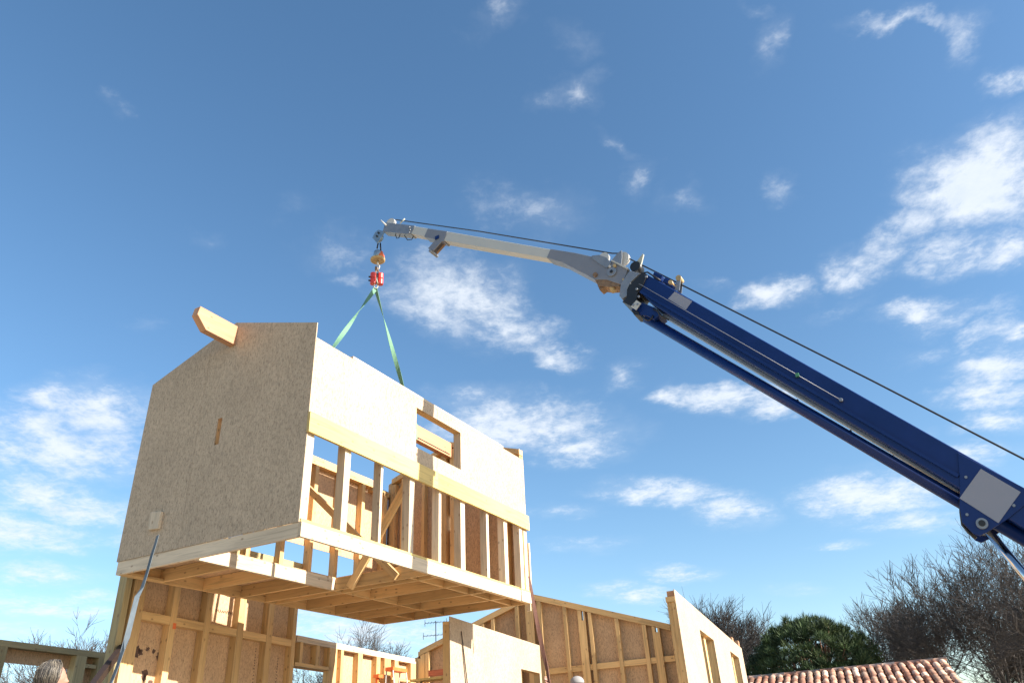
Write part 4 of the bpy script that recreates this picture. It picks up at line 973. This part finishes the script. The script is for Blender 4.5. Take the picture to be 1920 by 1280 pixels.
bare_tree('small bare tree top just above the sunlit open stud wall', polar(-12.4, 55), 9.2, 1.0, 77, 6, group=GR, dens=.95, twig=.013)
bare_tree('low bare thicket tree seen through the far left window opening', polar(-31.8, 34), 4.2, 1.4, 83, 6, group=GR, dens=1.0, twig=.009)

def pine():
    r = 38; x, y, _ = polar(18.5, r); rnd = random.Random(4)
    t = thing('umbrella_pine', 'dark green rounded umbrella pine above the tiled roof', 'tree', Matrix(), (x, y, 0))
    # crown envelope: dome, radii in metres; screen-right vector
    tr = Acc(); n = 8; top = 3.5
    pts = [Vector((rnd.gauss(0, .05)*k, rnd.gauss(0, .05)*k, top*k/n)) for k in range(n+1)]
    for k in range(n): tr.seg(pts[k], pts[k+1], .3-.015*k, .3-.015*(k+1), 12)
    me = fast_mesh('trunk', tr.v, tr.f, PBARK, smooth=True); o = bpy.data.objects.new('trunk', me); C.objects.link(o); o.parent = t
    clumps = []
    for k in range(900):
        a = rnd.uniform(0, 2*math.pi); e = math.asin(rnd.uniform(-.32, 1)); f = rnd.uniform(.62, 1.0)**.5
        lump = 1+.10*math.sin(3*a+1.3)+.07*math.sin(5*a+e*4)
        c = Vector((math.cos(a)*math.cos(e)*2.65*f*lump, math.sin(a)*math.cos(e)*3.0*f*lump, 3.6+math.sin(e)*(2.3 if e > 0 else 1.3)*f*(1+.06*math.sin(4*a))))
        clumps.append(c)
    br = Acc()
    for c in clumps[::9]:
        s0 = pts[-1-rnd.randrange(3)]; mid = s0.lerp(c, .5)+Vector((0, 0, -.25)); br.seg(s0, mid, .09, .055, 6); br.seg(mid, c, .055, .02, 5)
    me = fast_mesh('branches', br.v, br.f, PBARK, smooth=True); o = bpy.data.objects.new('branches', me); C.objects.link(o); o.parent = t
    v = []; f = []; cols = []
    for c in clumps:
        base = rnd.choice([(.022, .036, .014), (.028, .046, .016), (.040, .060, .020), (.016, .027, .012), (.052, .068, .024)])
        R0 = rnd.uniform(.20, .36)
        up = Vector((c.x*.12, c.y*.12, 1)).normalized()
        for q in range(70):
            d = Vector((rnd.gauss(0, 1), rnd.gauss(0, 1), rnd.gauss(0, 1))).normalized()
            if d.dot(up) < -.3: d = -d
            p0 = c+d*R0*rnd.uniform(.15, .75)*Vector((1, 1, .7)).length/1.57; l = R0*rnd.uniform(.35, .7)
            s_ = d.cross(Vector((rnd.gauss(0, 1), rnd.gauss(0, 1), rnd.gauss(0, 1)))).normalized()*.014*rnd.uniform(.7, 1.5)
            k0 = len(v); v += [tuple(p0-s_), tuple(p0+s_), tuple(p0+d*l+up*l*.35)]; f.append((k0, k0+1, k0+2))
            g = rnd.uniform(.95, 1.9); cols.append(tuple(z*g for z in base))
    me = fast_mesh('crown', v, f, NEEDLE, cols); o = bpy.data.objects.new('crown', me); C.objects.link(o); o.parent = t
pine()

# ---------------------------------------------------------------- people
def skin_body(J, E, voxel=0.009, head=None):
    """one continuous surface grown over a skeleton, with the head fused in"""
    names = list(J); me = bpy.data.meshes.new('sk')
    me.from_pydata([J[n][0] for n in names], [(names.index(a), names.index(b)) for a, b in E], [])
    o = bpy.data.objects.new('sk', me); C.objects.link(o)
    sm = o.modifiers.new('s', 'SKIN'); sm.use_smooth_shade = True
    layer = me.skin_vertices[0] if me.skin_vertices else None
    if layer is None:
        bpy.context.view_layer.update(); layer = me.skin_vertices[0]
    for i, n in enumerate(names):
        rr = J[n][1]; layer.data[i].radius = (rr, rr) if not isinstance(rr, tuple) else rr
    layer.data[names.index('pelvis')].use_root = True
    ss = o.modifiers.new('u', 'SUBSURF'); ss.levels = 2; ss.render_levels = 2
    bpy.context.view_layer.update()
    dg = bpy.context.evaluated_depsgraph_get()
    m1 = bpy.data.meshes.new_from_object(o.evaluated_get(dg)); bpy.data.objects.remove(o)
    bm = bmesh.new(); bm.from_mesh(m1)
    if head: bm.from_mesh(head)
    m2 = bpy.data.meshes.new('bd'); bm.to_mesh(m2); bm.free()
    o = bpy.data.objects.new('bd', m2); C.objects.link(o)
    rm = o.modifiers.new('r', 'REMESH'); rm.mode = 'VOXEL'; rm.voxel_size = voxel; rm.use_smooth_shade = True
    bpy.context.view_layer.update(); dg = bpy.context.evaluated_depsgraph_get()
    m3 = bpy.data.meshes.new_from_object(o.evaluated_get(dg)); bpy.data.objects.remove(o)
    m3.name = 'body'; m3.polygons.foreach_set('use_smooth', [True]*len(m3.polygons))
    return m3
def head_mesh(c, yaw):
    """head centred at c, facing +x before the yaw"""
    bm = bmesh.new(); bmesh.ops.create_uvsphere(bm, u_segments=40, v_segments=28, radius=1)
    for v in bm.verts:
        x, y, z = v.co
        X = x*.098; Y = y*.074*(1-.12*max(0, -z)); Z = z*.118
        if x > 0 and z < -.2: X *= 1-.10*abs(y)
        if z < -.55: X += .012*(x > 0)
        # brow, sockets, nose, lips, chin
        def bump(px, py, pz, r, h):
            d2 = ((y-py)/r[0])**2+((z-pz)/r[1])**2
            return h*math.exp(-d2) if x > 0 else 0
        X += bump(0, 0, -.12, (.16, .22), .026)+bump(0, 0, -.22, (.14, .09), .012)+bump(0, 0, .22, (.5, .09), .006)+bump(0, 0, -.78, (.25, .14), .012)
        X -= bump(0, .38, .06, (.17, .12), .013)+bump(0, -.38, .06, (.17, .12), .013)
        X += bump(0, 0, -.47, (.22, .05), .009)+bump(0, 0, -.58, (.2, .05), .008)-bump(0, 0, -.525, (.25, .02), .004)
        v.co = (X, Y, Z)
    for sy in (-1, 1):
        e = bmesh.ops.create_uvsphere(bm, u_segments=14, v_segments=10, radius=1)['verts']
        for v in e: v.co = Vector((v.co.x*.018-.008, v.co.y*.011+sy*.076, v.co.z*.033-.008))
        e = bmesh.ops.create_uvsphere(bm, u_segments=14, v_segments=10, radius=.012)['verts']
        for v in e: v.co += Vector((.081, sy*.029, .008))
    bmesh.ops.rotate(bm, verts=bm.verts, matrix=Matrix.Rotation(yaw, 3, 'Z'), cent=(0, 0, 0))
    bmesh.ops.translate(bm, verts=bm.verts, vec=c)
    me = bpy.data.meshes.new('head'); bm.to_mesh(me); bm.free(); return me
def person(label, pos, top_z, yaw, cap, female, arm_target=None, shirt=DARKC):
    """standing on the slab; local x = facing"""
    H = top_z-0.15; k = H/1.75
    F = Matrix.Translation(Vector((pos[0], pos[1], 0.15))) @ Matrix.Rotation(yaw, 4, 'Z')
    t = thing('person', label, 'person', F)
    w = .19 if female else .21
    V = Vector
    J = {'pelvis': (V((0, 0, .95*k)), .12), 'belly': (V((.01, 0, 1.08*k)), .115), 'chest': (V((0, 0, 1.28*k)), .13), 'neck0': (V((-.01, 0, 1.44*k)), .062), 'neck': (V((.0, 0, 1.50*k)), .052), 'skull': (V((.015, 0, 1.60*k)), .06)}
    E = [('pelvis', 'belly'), ('belly', 'chest'), ('chest', 'neck0'), ('neck0', 'neck'), ('neck', 'skull')]
    for s, n in ((1, 'l'), (-1, 'r')):
        J['sh'+n] = (V((-.01, s*w*.92, 1.40*k)), .058)
        if arm_target and s == arm_target[0]:
            hand = V(arm_target[1]); el = (V((-.01, s*w*.92, 1.40*k))+hand)/2+V((.06, s*.10, -.10))
        else:
            el = V((-.03, s*(w+.06), 1.12*k)); hand = V((.08, s*(w+.07), .88*k))
        J['el'+n] = (el, .043); J['wr'+n] = (hand, .027)
        dd = (hand-el).normalized(); palm = hand+dd*.055
        J['pa'+n] = (palm, (.036, .018))
        E += [('chest', 'sh'+n), ('sh'+n, 'el'+n), ('el'+n, 'wr'+n), ('wr'+n, 'pa'+n)]
        side = dd.cross(V((0, 0, 1)) if abs(dd.z) < .8 else V((1, 0, 0))).normalized(); nrm = side.cross(dd)
        for q, (off, ln) in enumerate(((-.028, .060), (-.010, .072), (.009, .068), (.027, .052))):
            b = palm+dd*.035+side*off; m_ = b+dd*ln*.45+nrm*.006; e = m_+dd*ln*.30+nrm*ln*.55
            J[f'f{n}{q}a'] = (b, .0095); J[f'f{n}{q}b'] = (m_, .009); J[f'f{n}{q}c'] = (e, .0075)
            E += [('pa'+n, f'f{n}{q}a'), (f'f{n}{q}a', f'f{n}{q}b'), (f'f{n}{q}b', f'f{n}{q}c')]
        b = hand+dd*.03-side*.034; e = b+dd*.035-side*.018+nrm*.02
        J['th'+n] = (b, .011); J['ti'+n] = (e, .009); E += [('wr'+n, 'th'+n), ('th'+n, 'ti'+n)]
        J['hp'+n] = (V((0, s*.09, .90*k)), .088); J['kn'+n] = (V((.02, s*.10, .50*k)), .056); J['an'+n] = (V((-.02, s*.11, .09*k)), .038); J['to'+n] = (V((.13, s*.12, .035)), .033)
        E += [('pelvis', 'hp'+n), ('hp'+n, 'kn'+n), ('kn'+n, 'an'+n), ('an'+n, 'to'+n)]
    hc = V((.02, 0, H-.128-(.018 if cap else .02)))
    J['skull'] = (hc+V((-.01, 0, -.02)), .055)
    part('body', skin_body(J, E, .008, head_mesh(hc, 0)), SKIN, t)
    # clothes: grown over the same joints, a little wider
    def cloth(name, keys, add, m, root):
        JJ = {('pelvis' if kk == root else kk): (J[kk][0], (J[kk][1] if not isinstance(J[kk][1], tuple) else J[kk][1][0])+add) for kk in keys}
        EE = [(('pelvis' if a == root else a), ('pelvis' if b == root else b)) for a, b in E if a in keys and b in keys]
        part(name, skin_body(JJ, EE, .012), m, t)
    cloth('jacket', ['pelvis', 'belly', 'chest', 'neck0', 'shl', 'ell', 'wrl', 'shr', 'elr', 'wrr'], .016, shirt, 'pelvis')
    cloth('trousers', ['pelvis', 'hpl', 'knl', 'anl', 'hpr', 'knr', 'anr'], .014, DARKC, 'pelvis')
    rnd = random.Random(9)
    if cap:
        bm = new_bm(); bmesh.ops.create_uvsphere(bm, u_segments=32, v_segments=20, radius=1)
        for v in bm.verts:
            z = max(v.co.z, -.12); v.co = Vector((v.co.x*.112, v.co.y*.090, z*.092+(.006 if abs(v.co.y) < .04 else 0)))+hc+Vector((-.004, 0, .055))
        cp = part('cap', bm, CAPM, t, 'pale grey white baseball cap', smooth=True)
        bm = new_bm(); n = 14; top = []; bot = []
        for q in range(n+1):
            a = R(-75+150*q/n); r0 = .085
            i0 = bm.verts.new(hc+Vector((math.cos(a)*.10, math.sin(a)*.083, .050))); o0 = bm.verts.new(hc+Vector((math.cos(a)*(.105+.085*math.cos(a)**.5 if math.cos(a) > 0 else .1), math.sin(a)*.085, .036-.02*abs(math.sin(a)))))
            top.append(i0); bot.append(o0)
        for q in range(n): bm.faces.new((top[q], top[q+1], bot[q+1], bot[q]))
        bmesh.ops.solidify(bm, geom=bm.faces[:], thickness=.004); part('cap_brim', bm, CAPM, cp, smooth=True)
        bm = new_bm(); bmesh.ops.create_uvsphere(bm, u_segments=24, v_segments=16, radius=1)
        for v in bm.verts: v.co = Vector((min(v.co.x, .25)*.104, v.co.y*.082, min(v.co.z, .3)*.10))+hc+Vector((-.010, 0, .01))
        part('hair', bm, HAIRD, t, smooth=True)
    else:
        # chin-length hair: cap of hair plus hundreds of combed locks
        bm = new_bm(); bmesh.ops.create_uvsphere(bm, u_segments=40, v_segments=28, radius=1)
        for v in bm.verts:
            x, y, z = v.co; X = min(x, .50)*.112-.006; v.co = Vector((X, y*.089, z*.118*(1.0 if z > 0 else 1.15)+.020))+hc
            if x > .15 and z < .45: v.co = Vector((v.co.x-.05*(x-.15)*2, v.co.y*.97, v.co.z))
        hr = part('hair', bm, HAIR, t, smooth=True)
        for tone, m in ((0, HAIR), (1, HAIRL), (2, HAIRD)):
            bm = new_bm()
            for q in range(420):
                a = rnd.uniform(R(62), R(298)); sw = rnd.uniform(.9, 1.1)
                x0 = rnd.uniform(-.1, .06)
                pts = []
                for u in (0, .25, .5, .75, 1.0):
                    el = R(80-115*u); rr = (.118 if u < .8 else .108)*sw
                    px = math.cos(a)*math.cos(el)*rr*1.02+x0*.3*(1-u); py = math.sin(a)*math.cos(el)*rr*.84; pz = math.sin(el)*.128+.022 if el > 0 else .022+el*.16
                    pts.append(hc+Vector((px-.018*u*u+rnd.gauss(0, .002), py*(1-.1*u*u)+rnd.gauss(0, .002), pz+rnd.gauss(0, .003))))
                tube(bm, pts, .0023, 4, .001)
            part('hair_strands', bm, m, hr, smooth=True)
    return t
HAIRL = plain('pale_blond_strands', (0.19, 0.16, 0.12), 0.5, 0, 0.2, 60)
HAIRD = plain('dark_grey_strands', (0.04, 0.034, 0.03), 0.55, 0, 0.3, 60)
wp = [-4.14, 6.962, 1.909]
person('woman with chin length grey blond hair seen from the side, below the far left frame', (wp[0], wp[1]), wp[2]-.005, R(32), False, True)
mp_ = [0.685, 12.982, 2.075]
hd = [0.23, 12.998, 2.034]
yw = R(170)
hl = (Matrix.Translation(Vector((mp_[0], mp_[1], 0.15))) @ Matrix.Rotation(yw, 4, 'Z')).inverted() @ Vector(hd)
person('man in a pale cap facing left and raising a hand to the brown guide strap', (mp_[0], mp_[1]), mp_[2], yw, True, False, (1 if hl.y > 0 else -1, tuple(hl-Vector((0, 0, .05)))), PLAIDR)
